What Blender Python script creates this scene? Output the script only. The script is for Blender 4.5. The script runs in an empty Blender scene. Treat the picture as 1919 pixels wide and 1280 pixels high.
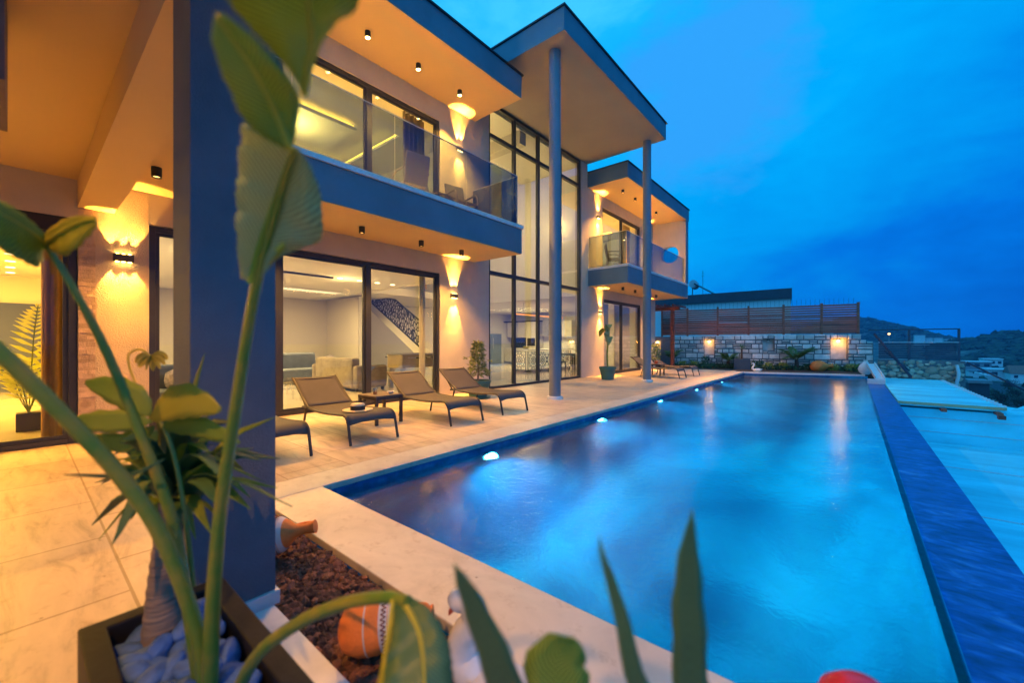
import bpy, math, random
import numpy as np
from mathutils import Vector, Matrix, noise
R = math.radians
sc = bpy.context.scene
col = sc.collection
rnd = random.Random(7)

# ------------------------------------------------------------------ camera (level, very wide)
CAM = Vector((0, 0, 1.25))
YAW = 39.8
FWD = Vector((-math.sin(R(YAW)), math.cos(R(YAW)), 0)); RGT = Vector((math.cos(R(YAW)), math.sin(R(YAW)), 0)); UP = Vector((0, 0, 1))
def at(px, py, d):
    """real point d metres in front of the lens plane in the direction seen at photo pixel px,py"""
    return CAM + d * (FWD + RGT * ((px - 959.5) / 768) + UP * ((642 - py) / 768))
cd = bpy.data.cameras.new('camera'); cam = bpy.data.objects.new('camera', cd); col.objects.link(cam)
cam.location = CAM; cam.rotation_euler = (R(90), 0, R(YAW))
cd.lens = 14.41; cd.sensor_width = 36; cd.shift_y = 0.001; cd.clip_start = .02; cd.clip_end = 6000
cd.dof.use_dof = True; cd.dof.focus_distance = 8.0; cd.dof.aperture_fstop = 1.3; cd.dof.aperture_blades = 9
sc.camera = cam

# ------------------------------------------------------------------ materials
def new(name):
    m = bpy.data.materials.new(name); m.use_nodes = True
    nt = m.node_tree; b = nt.nodes['Principled BSDF']
    return m, nt, b
def N(nt, t, **kw):
    n = nt.nodes.new(t)
    for k, v in kw.items():
        if k in n.inputs.keys(): n.inputs[k].default_value = v
        else: setattr(n, k, v)
    return n
def rgba(c): return (c[0], c[1], c[2], 1)
def coords(nt, scale=(1, 1, 1), rot=(0, 0, 0), kind='Object'):
    tc = N(nt, 'ShaderNodeTexCoord'); mp = N(nt, 'ShaderNodeMapping')
    mp.inputs['Scale'].default_value = scale; mp.inputs['Rotation'].default_value = rot
    nt.links.new(tc.outputs[kind], mp.inputs['Vector']); return mp.outputs['Vector']
def ramp(nt, fac, stops):
    r = N(nt, 'ShaderNodeValToRGB'); e = r.color_ramp.elements
    e[0].position = stops[0][0]; e[0].color = rgba(stops[0][1]); e[1].position = stops[-1][0]; e[1].color = rgba(stops[-1][1])
    for p, c in stops[1:-1]:
        k = e.new(p); k.color = rgba(c)
    nt.links.new(fac, r.inputs['Fac']); return r.outputs['Color']
def add_bump(nt, b, h, strength, dist=.01):
    bp = N(nt, 'ShaderNodeBump', Strength=strength, Distance=dist)
    nt.links.new(h, bp.inputs['Height']); nt.links.new(bp.outputs['Normal'], b.inputs['Normal'])
def pm(name, c, rough=.6, var=.18, vs=3, bump=0, bs=60, metal=0, spec=.5, stretch=(1, 1, 1), island=0, bd=.01):
    m, nt, b = new(name)
    b.inputs['Roughness'].default_value = rough; b.inputs['Metallic'].default_value = metal; b.inputs['Specular IOR Level'].default_value = spec
    v = coords(nt, stretch)
    n = N(nt, 'ShaderNodeTexNoise', Scale=vs, Detail=6, Roughness=.6); nt.links.new(v, n.inputs['Vector'])
    lo = tuple(x * (1 - var) for x in c); hi = tuple(min(1, x * (1 + var)) for x in c)
    o = ramp(nt, n.outputs['Fac'], [(.3, lo), (.7, hi)])
    if island:
        g = N(nt, 'ShaderNodeNewGeometry'); hs = N(nt, 'ShaderNodeHueSaturation')
        ma = N(nt, 'ShaderNodeMapRange'); ma.inputs['To Min'].default_value = 1 - island; ma.inputs['To Max'].default_value = 1 + island
        nt.links.new(g.outputs['Random Per Island'], ma.inputs['Value']); nt.links.new(ma.outputs[0], hs.inputs['Value']); nt.links.new(o, hs.inputs['Color']); o = hs.outputs['Color']
    nt.links.new(o, b.inputs['Base Color'])
    if bump:
        n2 = N(nt, 'ShaderNodeTexNoise', Scale=bs, Detail=4); nt.links.new(v, n2.inputs['Vector'])
        add_bump(nt, b, n2.outputs['Fac'], bump, bd)
    return m
def emit(name, c, s):
    m, nt, b = new(name); b.inputs['Base Color'].default_value = rgba(c); b.inputs['Emission Color'].default_value = rgba(c); b.inputs['Emission Strength'].default_value = s
    return m
def glassmat(name, tint=(1, 1, 1), refl=1.0, rough=0.0, base=.05):
    m = bpy.data.materials.new(name); m.use_nodes = True; nt = m.node_tree; nt.nodes.clear()
    out = N(nt, 'ShaderNodeOutputMaterial'); mix = N(nt, 'ShaderNodeMixShader'); tr = N(nt, 'ShaderNodeBsdfTransparent'); gl = N(nt, 'ShaderNodeBsdfGlossy')
    tr.inputs['Color'].default_value = rgba(tint); gl.inputs['Roughness'].default_value = rough; gl.inputs['Color'].default_value = (1, 1, 1, 1)
    lw = N(nt, 'ShaderNodeLayerWeight', Blend=.5); p = N(nt, 'ShaderNodeMath', operation='POWER'); p.inputs[1].default_value = 5
    ma = N(nt, 'ShaderNodeMath', operation='MULTIPLY_ADD'); ma.inputs[1].default_value = refl * (1 - base); ma.inputs[2].default_value = base
    nt.links.new(lw.outputs['Facing'], p.inputs[0]); nt.links.new(p.outputs[0], ma.inputs[0]); nt.links.new(ma.outputs[0], mix.inputs['Fac'])
    nt.links.new(tr.outputs[0], mix.inputs[1]); nt.links.new(gl.outputs[0], mix.inputs[2]); nt.links.new(mix.outputs[0], out.inputs['Surface'])
    return m

def travertine(name, c, tile, row=.6, width=.9, seam=(.55, .48, .40), st=(1.0, 5, 1), lowc=.55):
    m, nt, b = new(name); b.inputs['Roughness'].default_value = .42
    v = coords(nt)
    n1 = N(nt, 'ShaderNodeTexNoise', Scale=1.6, Detail=8, Roughness=.65, Distortion=.6)
    vs = coords(nt, st); nt.links.new(vs, n1.inputs['Vector'])
    n2 = N(nt, 'ShaderNodeTexNoise', Scale=9, Detail=8, Roughness=.7); nt.links.new(v, n2.inputs['Vector'])
    c1 = ramp(nt, n1.outputs['Fac'], [(.28, tuple(x * lowc for x in c)), (.48, c), (.72, tuple(min(1, x * 1.18) for x in c))])
    c2 = ramp(nt, n2.outputs['Fac'], [(.28, (.62, .53, .42)), (.45, (1, 1, 1)), (1, (1, 1, 1))])
    mul = N(nt, 'ShaderNodeMix', data_type='RGBA', blend_type='MULTIPLY'); mul.inputs[0].default_value = .8
    nt.links.new(c1, mul.inputs[6]); nt.links.new(c2, mul.inputs[7]); o = mul.outputs[2]
    # small dark pits
    vo = N(nt, 'ShaderNodeTexVoronoi', Scale=7, Randomness=1); nt.links.new(v, vo.inputs['Vector'])
    pit = ramp(nt, vo.outputs['Distance'], [(.035, (.3, .25, .2)), (.06, (1, 1, 1))])
    mu2 = N(nt, 'ShaderNodeMix', data_type='RGBA', blend_type='MULTIPLY'); mu2.inputs[0].default_value = .75
    nt.links.new(o, mu2.inputs[6]); nt.links.new(pit, mu2.inputs[7]); o = mu2.outputs[2]
    h = n2.outputs['Fac']
    if tile:
        mp = N(nt, 'ShaderNodeMapping'); tc = N(nt, 'ShaderNodeTexCoord'); nt.links.new(tc.outputs['Object'], mp.inputs['Vector'])
        mp.inputs['Location'].default_value = (.1, -.36, 0)
        br = N(nt, 'ShaderNodeTexBrick', Scale=1); br.inputs['Mortar Size'].default_value = .008; br.inputs['Mortar Smooth'].default_value = .3
        br.inputs['Brick Width'].default_value = width; br.inputs['Row Height'].default_value = row
        br.inputs['Color1'].default_value = (.80, .80, .78, 1); br.inputs['Color2'].default_value = (1, .97, .93, 1); br.inputs['Mortar'].default_value = rgba(seam); br.inputs['Bias'].default_value = .1
        nt.links.new(mp.outputs[0], br.inputs['Vector'])
        m3 = N(nt, 'ShaderNodeMix', data_type='RGBA', blend_type='MULTIPLY'); m3.inputs[0].default_value = 1
        nt.links.new(o, m3.inputs[6]); nt.links.new(br.outputs['Color'], m3.inputs[7]); o = m3.outputs[2]
        hm = N(nt, 'ShaderNodeMath', operation='MULTIPLY_ADD'); nt.links.new(br.outputs['Fac'], hm.inputs[0]); hm.inputs[1].default_value = -1.5; nt.links.new(n1.outputs['Fac'], hm.inputs[2]); h = hm.outputs[0]
    nt.links.new(o, b.inputs['Base Color']); add_bump(nt, b, h, .35, .006)
    rr = ramp(nt, n2.outputs['Fac'], [(.3, (.3,) * 3), (.7, (.55,) * 3)]); nt.links.new(rr, b.inputs['Roughness'])
    return m

M = {}
M['deck'] = travertine('travertine_tiles', (.56, .455, .345), True)
M['coping'] = travertine('travertine_slab', (.58, .50, .395), False, st=(1.2, 1.6, 1), lowc=.78)
M['marble'] = pm('pale_marble', (.66, .63, .60), .35, .12, 6)
M['plaster'] = pm('pale_plaster', (.50, .44, .35), .85, .10, 1.5, .35, 90)
M['rough_plaster'] = pm('rough_plaster', (.52, .43, .33), .9, .08, 3, 1.0, 70, bd=.016)
M['soffit'] = pm('cream_soffit_paint', (.62, .44, .24), .8, .03, 1.2, .12, 120)
M['fascia'] = pm('slate_fascia_paint', (.11, .18, .225), .6, .14, 1.2, .15, 140)
M['pillar'] = pm('slate_pillar_paint', (.10, .125, .16), .75, .16, 3, .5, 110)
M['column'] = pm('slate_column_paint', (.17, .19, .22), .5, .06, 2)
M['cap'] = pm('dark_sheet_metal', (.05, .05, .06), .4, .1, 3, metal=.6)
M['frame'] = pm('anthracite_aluminium', (.045, .048, .055), .42, .12, 4, metal=.4)
M['black'] = pm('black_metal', (.018, .016, .015), .45, .2, 6)
M['white'] = pm('white_wall_paint', (.74, .72, .68), .8, .03, 1)
M['greywall'] = pm('grey_wall_paint', (.50, .47, .44), .8, .03, 1)
M['bluewall'] = pm('slate_blue_wall_paint', (.07, .09, .24), .8, .04, 1)
M['floor_in'] = pm('polished_floor_tiles', (.50, .45, .38), .12, .12, 1.5)
M['glass'] = glassmat('window_glass', (.92, .95, .95), 1.0, 0, .065)
M['coated_glass'] = glassmat('coated_hall_glass', (.86, .92, .95), 1.0, 0, .13)
M['rail_glass'] = glassmat('grey_tinted_glass', (.50, .58, .64), 1.0, 0, .06)
M['sling'] = pm('brown_sling_mesh', (.062, .055, .054), .75, .1, 4, .3, 400)
M['lframe'] = pm('bronze_lounger_frame', (.05, .043, .04), .45, .12, 6, metal=.3)
M['tabletop'] = pm('brown_table_top', (.13, .10, .08), .5, .2, 8)
M['straw'] = pm('pale_straw', (.62, .50, .30), .8, .15, 30, .4, 200)
M['ribbon'] = pm('dark_ribbon', (.012, .011, .012), .6)
M['greenpot'] = pm('green_plastic_pot', (.05, .14, .11), .5, .12, 5)
M['soil'] = pm('dark_soil', (.05, .035, .025), .95, .4, 30, .8, 60)
M['terracotta'] = pm('terracotta', (.80, .21, .035), .75, .2, 9, .3, 70)
M['slip'] = pm('white_slip_paint', (.68, .58, .50), .7)
M['rust_line'] = pm('dark_red_paint', (.22, .05, .03), .7)
M['ceramic'] = pm('white_glazed_ceramic', (.70, .68, .66), .18, .08, 8)
M['redglaze'] = pm('red_glaze', (.60, .02, .03), .22, .1, 6)
M['lava'] = pm('red_brown_lava_rock', (.15, .062, .036), .95, .5, 22, .9, 160, island=.65)
M['pebble'] = pm('blue_grey_pebble', (.055, .13, .34), .7, .45, 14, .3, 60, stretch=(1, 1, 3))
M['planter'] = pm('dark_planter_metal', (.013, .012, .014), .6, .35, 9, .15, 40, spec=.25)
M['navy'] = pm('navy_planter', (.03, .05, .08), .5)
M['trunk'] = pm('ringed_trunk_bark', (.20, .14, .10), .9, .4, 6, 1.0, 22, stretch=(.4, .4, 4))
M['palmbark'] = pm('palm_bark', (.08, .05, .035), .95, .5, 20, 1, 40)
M['wood'] = pm('dark_red_timber', (.26, .05, .022), .55, .35, 3, .3, 30, stretch=(1, 1, 6))
M['fencewood'] = pm('dark_brown_timber', (.36, .075, .035), .6, .4, 2.5, .3, 30, stretch=(.6, .6, 9), island=.35)
M['stone'] = pm('pale_limestone_blocks', (.66, .58, .52), .85, .22, 5, .8, 18, island=.34)
M['mortar'] = pm('grey_mortar', (.17, .165, .17), .95, .2, 12, .6, 50)
M['rubble'] = pm('ochre_rubble_stones', (.44, .35, .26), .85, .35, 3, .7, 14, island=.35)
M['slate_paint'] = pm('dark_navy_metal', (.035, .045, .075), .5)
M['whiteroof'] = pm('sky_tinted_white_waterproof_paint', (.13, .74, .80), .55, .28, 1.1, .3, 8, stretch=(.4, 1.4, 1))  # white waterproof paint with the sky's cyan cast put into its colour
M['farwhite'] = pm('far_white_render', (.60, .62, .62), .8, .06, .3)
M['farroof'] = pm('far_roof_tiles', (.30, .10, .07), .8)
M['fargrey'] = pm('far_grey_concrete', (.22, .24, .26), .8)
M['asphalt'] = pm('asphalt', (.03, .03, .032), .9, .2, 4)
M['darkroof'] = pm('dark_roof_fascia', (.035, .045, .065), .6)
M['cabinet'] = pm('cream_cabinet', (.66, .62, .54), .35, .03, 1)
M['darkglass'] = pm('dark_backsplash', (.03, .035, .02), .15)
M['fridge'] = pm('blue_grey_steel', (.20, .26, .34), .35, .05, 3, metal=.5)
M['sofa'] = pm('taupe_sofa_fabric', (.24, .20, .15), .9, .25, 5, .3, 200)
M['bluesofa'] = pm('slate_sofa_fabric', (.12, .14, .19), .9, .15, 5, .3, 200)
M['cushion'] = pm('patterned_cushion', (.40, .36, .38), .9, .5, 18)
M['curtain'] = pm('ochre_curtain', (.50, .32, .11), .85, .1, 4)
M['greycurtain'] = pm('grey_curtain', (.30, .26, .24), .85, .1, 4)
M['palecurtain'] = pm('pale_curtain', (.66, .60, .48), .85, .06, 4)
M['lattice'] = pm('navy_laser_cut_metal', (.02, .035, .06), .5)
M['bronze'] = pm('dark_bronze_lattice', (.06, .045, .035), .5)
M['rattan'] = pm('grey_rattan', (.10, .095, .09), .7, .3, 60, .6, 120)
M['whiterattan'] = pm('pale_rattan', (.48, .44, .42), .7, .2, 60, .5, 120)
M['tank'] = pm('galvanised_tank', (.35, .38, .40), .4, .1, 4, metal=.7)
M['pv'] = pm('dark_solar_glass', (.02, .03, .05), .15)
M['silver'] = pm('brushed_aluminium', (.50, .50, .50), .35, .1, 6, metal=.8)
M['foos'] = pm('ochre_game_cabinet', (.34, .26, .13), .4)
M['chrome'] = pm('clear_tumbler_glass', (.75, .62, .42), .08, .05, 3, spec=.8)
M['porcelain'] = pm('white_porcelain', (.75, .73, .70), .3)
M['toypink'] = pm('orange_red_ceramic', (.60, .10, .04), .4)
M['grass'] = pm('ground_cover_leaves', (.055, .085, .025), .7, .5, 12, island=.5)
M['yellowleaf'] = pm('yellow_green_leaves', (.30, .27, .03), .6, .3, 12, island=.3)
M['maquis'] = pm('dark_scrub_leaves', (.030, .048, .030), .9, .5, .3, island=.5)
def leafmat(name, c, c2, rough=.4, trans=.35, vs=5, along=(1, 1, 1)):
    m, nt, b = new(name); b.inputs['Roughness'].default_value = rough
    n = N(nt, 'ShaderNodeTexNoise', Scale=vs, Detail=5); nt.links.new(coords(nt, along), n.inputs['Vector'])
    o = ramp(nt, n.outputs['Fac'], [(.35, c), (.68, c2)])
    at_ = N(nt, 'ShaderNodeUVMap'); w = N(nt, 'ShaderNodeTexWave', Scale=9, Distortion=.7, Detail=3); w.bands_direction = 'Y'
    sx = N(nt, 'ShaderNodeSeparateXYZ'); nt.links.new(at_.outputs[0], sx.inputs[0]); sb_ = N(nt, 'ShaderNodeMath', operation='SUBTRACT'); nt.links.new(sx.outputs[0], sb_.inputs[0]); sb_.inputs[1].default_value = .5
    ab = N(nt, 'ShaderNodeMath', operation='ABSOLUTE'); nt.links.new(sb_.outputs[0], ab.inputs[0]); ma_ = N(nt, 'ShaderNodeMath', operation='MULTIPLY_ADD'); nt.links.new(ab.outputs[0], ma_.inputs[0]); ma_.inputs[1].default_value = -.45; nt.links.new(sx.outputs[1], ma_.inputs[2])
    cx_ = N(nt, 'ShaderNodeCombineXYZ'); nt.links.new(sx.outputs[0], cx_.inputs[0]); nt.links.new(ma_.outputs[0], cx_.inputs[1]); nt.links.new(cx_.outputs[0], w.inputs['Vector'])
    mu = N(nt, 'ShaderNodeMix', data_type='RGBA', blend_type='MULTIPLY'); mu.inputs[0].default_value = .6
    nt.links.new(o, mu.inputs[6]); nt.links.new(w.outputs['Color'], mu.inputs[7]); o = mu.outputs[2]
    nt.links.new(o, b.inputs['Base Color']); add_bump(nt, b, w.outputs['Fac'], .25, .003)
    tl = N(nt, 'ShaderNodeBsdfTranslucent'); nt.links.new(o, tl.inputs['Color']); mx = N(nt, 'ShaderNodeMixShader', Fac=trans)
    nt.links.new(b.outputs[0], mx.inputs[1]); nt.links.new(tl.outputs[0], mx.inputs[2]); nt.links.new(mx.outputs[0], nt.nodes['Material Output'].inputs['Surface'])
    return m
M['leaf'] = leafmat('banana_leaf_green', (.28, .46, .05), (.48, .58, .09), .4, .5)
M['leafyellow'] = leafmat('yellowing_leaf', (.50, .48, .04), (.66, .56, .06))
M['leafpale'] = leafmat('pale_underside_leaf', (.44, .62, .30), (.58, .68, .32), .4, .45)
M['stem'] = leafmat('green_leaf_stalk', (.085, .20, .022), (.24, .23, .03), .35, .1, 14)
M['blade'] = leafmat('dark_sword_leaf', (.055, .17, .07), (.12, .24, .08), .4, .25, 4)
M['ficus'] = leafmat('variegated_leaf', (.10, .16, .03), (.42, .40, .15), .4, .25, 40)
M['palmleaf'] = leafmat('palm_frond_green', (.07, .12, .02), (.14, .18, .03), .5, .3, 6)
M['areca'] = leafmat('indoor_palm_frond', (.50, .58, .08), (.70, .70, .14), .5, .3, 6)
M['dry'] = leafmat('dry_flower_yellow', (.55, .45, .06), (.70, .55, .10), .6, .3, 12)

def pool_tile():
    m, nt, b = new('dark_blue_pool_tiles'); b.inputs['Roughness'].default_value = .25
    v = coords(nt); g = N(nt, 'ShaderNodeNewGeometry')
    n = N(nt, 'ShaderNodeTexNoise', Scale=9, Detail=5); nt.links.new(v, n.inputs['Vector'])
    o = ramp(nt, n.outputs['Fac'], [(.3, (.012, .05, .16)), (.55, (.02, .10, .30)), (.75, (.05, .20, .42))])
    nt.links.new(o, b.inputs['Base Color']); return m
M['pooltile'] = pool_tile()
def light_patched_mosaic():
    m, nt, b = new('pool_mosaic_light_patches'); v = coords(nt, (1, .8, 1)); n = N(nt, 'ShaderNodeTexNoise', Scale=.62, Detail=4, Roughness=.6, Distortion=.9); nt.links.new(v, n.inputs['Vector'])
    o = ramp(nt, n.outputs['Fac'], [(.30, (.003, .08, .22)), (.46, (.005, .20, .42)), (.58, (.010, .38, .64)), (.72, (.03, .60, .80))])  # soft bright patches of underwater light put into the mosaic colour
    br = N(nt, 'ShaderNodeTexBrick', Scale=1, offset=0); br.inputs['Brick Width'].default_value = .05; br.inputs['Row Height'].default_value = .05; br.inputs['Mortar Size'].default_value = .003
    br.inputs['Color1'].default_value = (.8, .8, .8, 1); br.inputs['Color2'].default_value = (1, 1, 1, 1); br.inputs['Mortar'].default_value = (.7, .75, .8, 1); nt.links.new(coords(nt), br.inputs['Vector'])
    mu = N(nt, 'ShaderNodeMix', data_type='RGBA', blend_type='MULTIPLY'); mu.inputs[0].default_value = 1; nt.links.new(o, mu.inputs[6]); nt.links.new(br.outputs['Color'], mu.inputs[7]); nt.links.new(mu.outputs[2], b.inputs['Base Color']); return m
M['poolfloor'] = light_patched_mosaic()
def ledge():
    m, nt, b = new('blue_marble_ledge'); b.inputs['Roughness'].default_value = .3
    v = coords(nt, (1.6, 3, 1), (0, 0, .5)); n = N(nt, 'ShaderNodeTexNoise', Scale=1.7, Detail=9, Roughness=.68, Distortion=1.6); nt.links.new(v, n.inputs['Vector'])
    o = ramp(nt, n.outputs['Fac'], [(.30, (.003, .02, .12)), (.50, (.006, .075, .32)), (.60, (.012, .13, .46)), (.72, (.08, .32, .62))])
    v2 = coords(nt, (7, 13, 1)); n2 = N(nt, 'ShaderNodeTexNoise', Scale=1.5, Detail=6, Distortion=.7); nt.links.new(v2, n2.inputs['Vector'])
    mu = N(nt, 'ShaderNodeMix', data_type='RGBA', blend_type='OVERLAY'); mu.inputs[0].default_value = .8; nt.links.new(o, mu.inputs[6]); nt.links.new(n2.outputs['Fac'], mu.inputs[7])
    nt.links.new(mu.outputs[2], b.inputs['Base Color']); add_bump(nt, b, n2.outputs['Fac'], .25, .01); return m
M['ledge'] = ledge()
def water():
    m = bpy.data.materials.new('pool_water'); m.use_nodes = True; nt = m.node_tree; nt.nodes.clear()
    out = N(nt, 'ShaderNodeOutputMaterial'); mix = N(nt, 'ShaderNodeMixShader'); rf = N(nt, 'ShaderNodeBsdfRefraction', IOR=1.33, Roughness=.22); gl = N(nt, 'ShaderNodeBsdfGlossy', Roughness=.055)
    rf.inputs['Color'].default_value = (.20, .84, .97, 1); fr = N(nt, 'ShaderNodeFresnel', IOR=1.5)
    v = coords(nt); n = N(nt, 'ShaderNodeTexNoise', Scale=16, Detail=3, Roughness=.6, Distortion=.3); nt.links.new(v, n.inputs['Vector'])
    n3 = N(nt, 'ShaderNodeTexNoise', Scale=1.3, Detail=2); nt.links.new(v, n3.inputs['Vector'])
    ad = N(nt, 'ShaderNodeMath', operation='MULTIPLY_ADD'); nt.links.new(n3.outputs['Fac'], ad.inputs[0]); ad.inputs[1].default_value = 1.4; nt.links.new(n.outputs['Fac'], ad.inputs[2])
    bp = N(nt, 'ShaderNodeBump', Strength=.6, Distance=.0095); nt.links.new(ad.outputs[0], bp.inputs['Height'])
    for nd in (rf, gl, fr): nt.links.new(bp.outputs[0], nd.inputs['Normal'])
    nt.links.new(fr.outputs[0], mix.inputs['Fac']); nt.links.new(rf.outputs[0], mix.inputs[1]); nt.links.new(gl.outputs[0], mix.inputs[2]); nt.links.new(mix.outputs[0], out.inputs['Surface'])
    return m
M['water'] = water()
def terrain_mat():
    m, nt, b = new('scrub_hillside'); b.inputs['Roughness'].default_value = .95
    v = coords(nt); n = N(nt, 'ShaderNodeTexNoise', Scale=.09, Detail=9, Roughness=.7); nt.links.new(v, n.inputs['Vector'])
    o = ramp(nt, n.outputs['Fac'], [(.35, (.03, .04, .025)), (.48, (.07, .075, .055)), (.58, (.17, .16, .13)), (.72, (.26, .24, .20))])
    nt.links.new(o, b.inputs['Base Color']); return m
M['terrain'] = terrain_mat()
WARM = (1, .445, .05); AMBER = (1, .52, .10); ROOMW = (1, .64, .22)
M['lamp'] = emit('warm_lamp', (1, .66, .22), 40)
M['sconce'] = emit('wall_lamp_lens', (1, .55, .12), 60)
M['lampdim'] = emit('warm_lamp_dim', (1, .55, .14), 6)
M['cove'] = emit('amber_strip', (1, .58, .06), 7)
M['panel'] = emit('warm_panel', (1, .78, .42), 4)
M['underwater'] = emit('underwater_lamp_lens', (.45, .95, 1), 45)
M['village'] = emit('village_lamp', (1, .55, .18), 5)

# ------------------------------------------------------------------ mesh helpers
def chain_loc(o):
    v = Vector((0, 0, 0))
    while o is not None: v += o.location; o = o.parent
    return v
class MB:
    def __init__(s): s.v = []; s.f = []; s.uv = {}
    def add(s, vs, fs):
        n = len(s.v); s.v += [tuple(p) for p in vs]; s.f += [tuple(i + n for i in f) for f in fs]; return s
    def box(s, x0, x1, y0, y1, z0, z1):
        return s.add([(x0, y0, z0), (x1, y0, z0), (x1, y1, z0), (x0, y1, z0), (x0, y0, z1), (x1, y0, z1), (x1, y1, z1), (x0, y1, z1)],
                     [(0, 3, 2, 1), (4, 5, 6, 7), (0, 1, 5, 4), (1, 2, 6, 5), (2, 3, 7, 6), (3, 0, 4, 7)])
    def obox(s, c, ux, uy, uz):
        c = Vector(c); ux = Vector(ux); uy = Vector(uy); uz = Vector(uz); q = []
        for k in (-1, 1):
            for a, b in ((-1, -1), (1, -1), (1, 1), (-1, 1)): q.append(c + a * ux + b * uy + k * uz)
        return s.add(q, [(0, 3, 2, 1), (4, 5, 6, 7), (0, 1, 5, 4), (1, 2, 6, 5), (2, 3, 7, 6), (3, 0, 4, 7)])
    def bar(s, p, q, w, h=None, up=(0, 0, 1)):
        p = Vector(p); q = Vector(q); d = (q - p).normalized(); u = Vector(up)
        if abs(d.dot(u)) > .98: u = Vector((1, 0, 0))
        a = d.cross(u).normalized(); b = a.cross(d)
        return s.obox((p + q) / 2, a * w / 2, (q - p) / 2, b * (h or w) / 2)
    def tube(s, pts, r, n=10, caps=True):
        pts = [Vector(p) for p in pts]; m = len(pts); r = [r] * m if not hasattr(r, '__len__') else r
        ring = []; base = len(s.v); prev = None
        for i, p in enumerate(pts):
            d = (pts[min(i + 1, m - 1)] - pts[max(i - 1, 0)]).normalized()
            if prev is None:
                prev = d.orthogonal().normalized()
            prev = (prev - d * prev.dot(d)).normalized(); b = d.cross(prev)
            for k in range(n):
                a = 2 * math.pi * k / n; s.v.append(tuple(p + r[i] * (prev * math.cos(a) + b * math.sin(a))))
        for i in range(m - 1):
            for k in range(n):
                a = base + i * n + k; b_ = base + i * n + (k + 1) % n; s.f.append((a, b_, b_ + n, a + n))
        if caps:
            s.f.append(tuple(base + k for k in reversed(range(n)))); s.f.append(tuple(base + (m - 1) * n + k for k in range(n)))
        return s
    def lathe(s, prof, c=(0, 0, 0), n=24, mat=None, caps=True):
        base = len(s.v); c = Vector(c)
        for r, z in prof:
            for k in range(n):
                a = 2 * math.pi * k / n; p = Vector((r * math.cos(a), r * math.sin(a), z))
                if mat is not None: p = mat @ p
                s.v.append(tuple(c + p))
        for i in range(len(prof) - 1):
            for k in range(n):
                a = base + i * n + k; b_ = base + i * n + (k + 1) % n; s.f.append((a, b_, b_ + n, a + n))
        if caps:
            s.f.append(tuple(base + k for k in reversed(range(n)))); s.f.append(tuple(base + (len(prof) - 1) * n + k for k in range(n)))
        return s
    def cyl(s, p, q, r, n=16): return s.tube([p, q], r, n)
    def prism(s, poly, z0, z1):
        n = len(poly); return s.add([(x, y, z0) for x, y in poly] + [(x, y, z1) for x, y in poly],
            [tuple(reversed(range(n))), tuple(range(n, 2 * n))] + [(i, (i + 1) % n, (i + 1) % n + n, i + n) for i in range(n)])
    def blob(s, c, r, jit=.15, sub=1, rg=rnd, rot=None):
        vs, fs = ICO[sub]; c = Vector(c); sd = rg.random() * 100; out = []
        for p in vs:
            k = 1 + jit * (noise.noise(p * 1.7 + Vector((sd, sd * .7, 0))) * 1.6)
            q = Vector((p.x * r[0], p.y * r[1], p.z * r[2])) * k
            if rot is not None: q = rot @ q
            out.append(c + q)
        return s.add(out, fs)
    def strip(s, mid, left, right, cup=0.0, nrm=None):
        """leaf: rows of five points with uv along the blade"""
        base = len(s.v); m = len(mid)
        for i in range(m):
            L, Mi, Rr = Vector(left[i]), Vector(mid[i]), Vector(right[i])
            up = (nrm[i] if nrm else Vector((0, 0, 1))) * cup * (L - Rr).length
            for j, p in enumerate((L, L.lerp(Mi, .5) + up * .35, Mi - up * .3, Mi.lerp(Rr, .5) + up * .35, Rr)):
                s.uv[len(s.v)] = (j / 4, i / (m - 1)); s.v.append(tuple(p))
        for i in range(m - 1):
            for j in range(4):
                a = base + i * 5 + j; s.f.append((a, a + 1, a + 6, a + 5))
        return s
    def build(s, name, mat, parent=None, smooth=False, bevel=0, solid=0, angle=40):
        off = chain_loc(parent); me = bpy.data.meshes.new(name)
        vs = [(x - off.x, y - off.y, z - off.z) for x, y, z in s.v]
        me.from_pydata(vs, [], s.f); me.materials.append(M[mat] if isinstance(mat, str) else mat)
        if s.uv:
            ul = me.uv_layers.new(name='UVMap')
            for lp in me.loops: ul.data[lp.index].uv = s.uv.get(lp.vertex_index, (0, 0))
        if smooth:
            me.shade_smooth()
            try: me.set_sharp_from_angle(angle=R(angle))
            except Exception: pass
        me.update(); o = bpy.data.objects.new(name, me); col.objects.link(o); o.parent = parent
        if bevel:
            b = o.modifiers.new('bevel', 'BEVEL'); b.width = bevel; b.segments = 2; b.limit_method = 'ANGLE'
        if solid:
            b = o.modifiers.new('thickness', 'SOLIDIFY'); b.thickness = solid; b.offset = 0
        return o
def ico(sub):
    import bmesh
    bm = bmesh.new(); bmesh.ops.create_icosphere(bm, subdivisions=sub, radius=1)
    r = ([v.co.copy() for v in bm.verts], [tuple(v.index for v in f.verts) for f in bm.faces]); bm.free(); return r
ICO = {k: ico(k) for k in (1, 2, 3)}
def tag(o, label=None, cat=None, group=None, kind=None):
    if label: o['label'] = label
    if cat: o['category'] = cat
    if group: o['group'] = group
    if kind: o['kind'] = kind
    return o
def empty(name, loc, label=None, cat=None, group=None):
    o = bpy.data.objects.new(name, None); col.objects.link(o); o.location = loc; o.empty_display_size = .2
    return tag(o, label, cat, group)
def copy_tree(o, parent=None):
    c = o.copy(); col.objects.link(c); c.parent = parent
    for ch in list(o.children): copy_tree(ch, c)
    return c
def struct(name, mb, mat, **k): return tag(mb.build(name, mat, **k), kind='structure')
def B(*a): return MB().box(*a)
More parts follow.
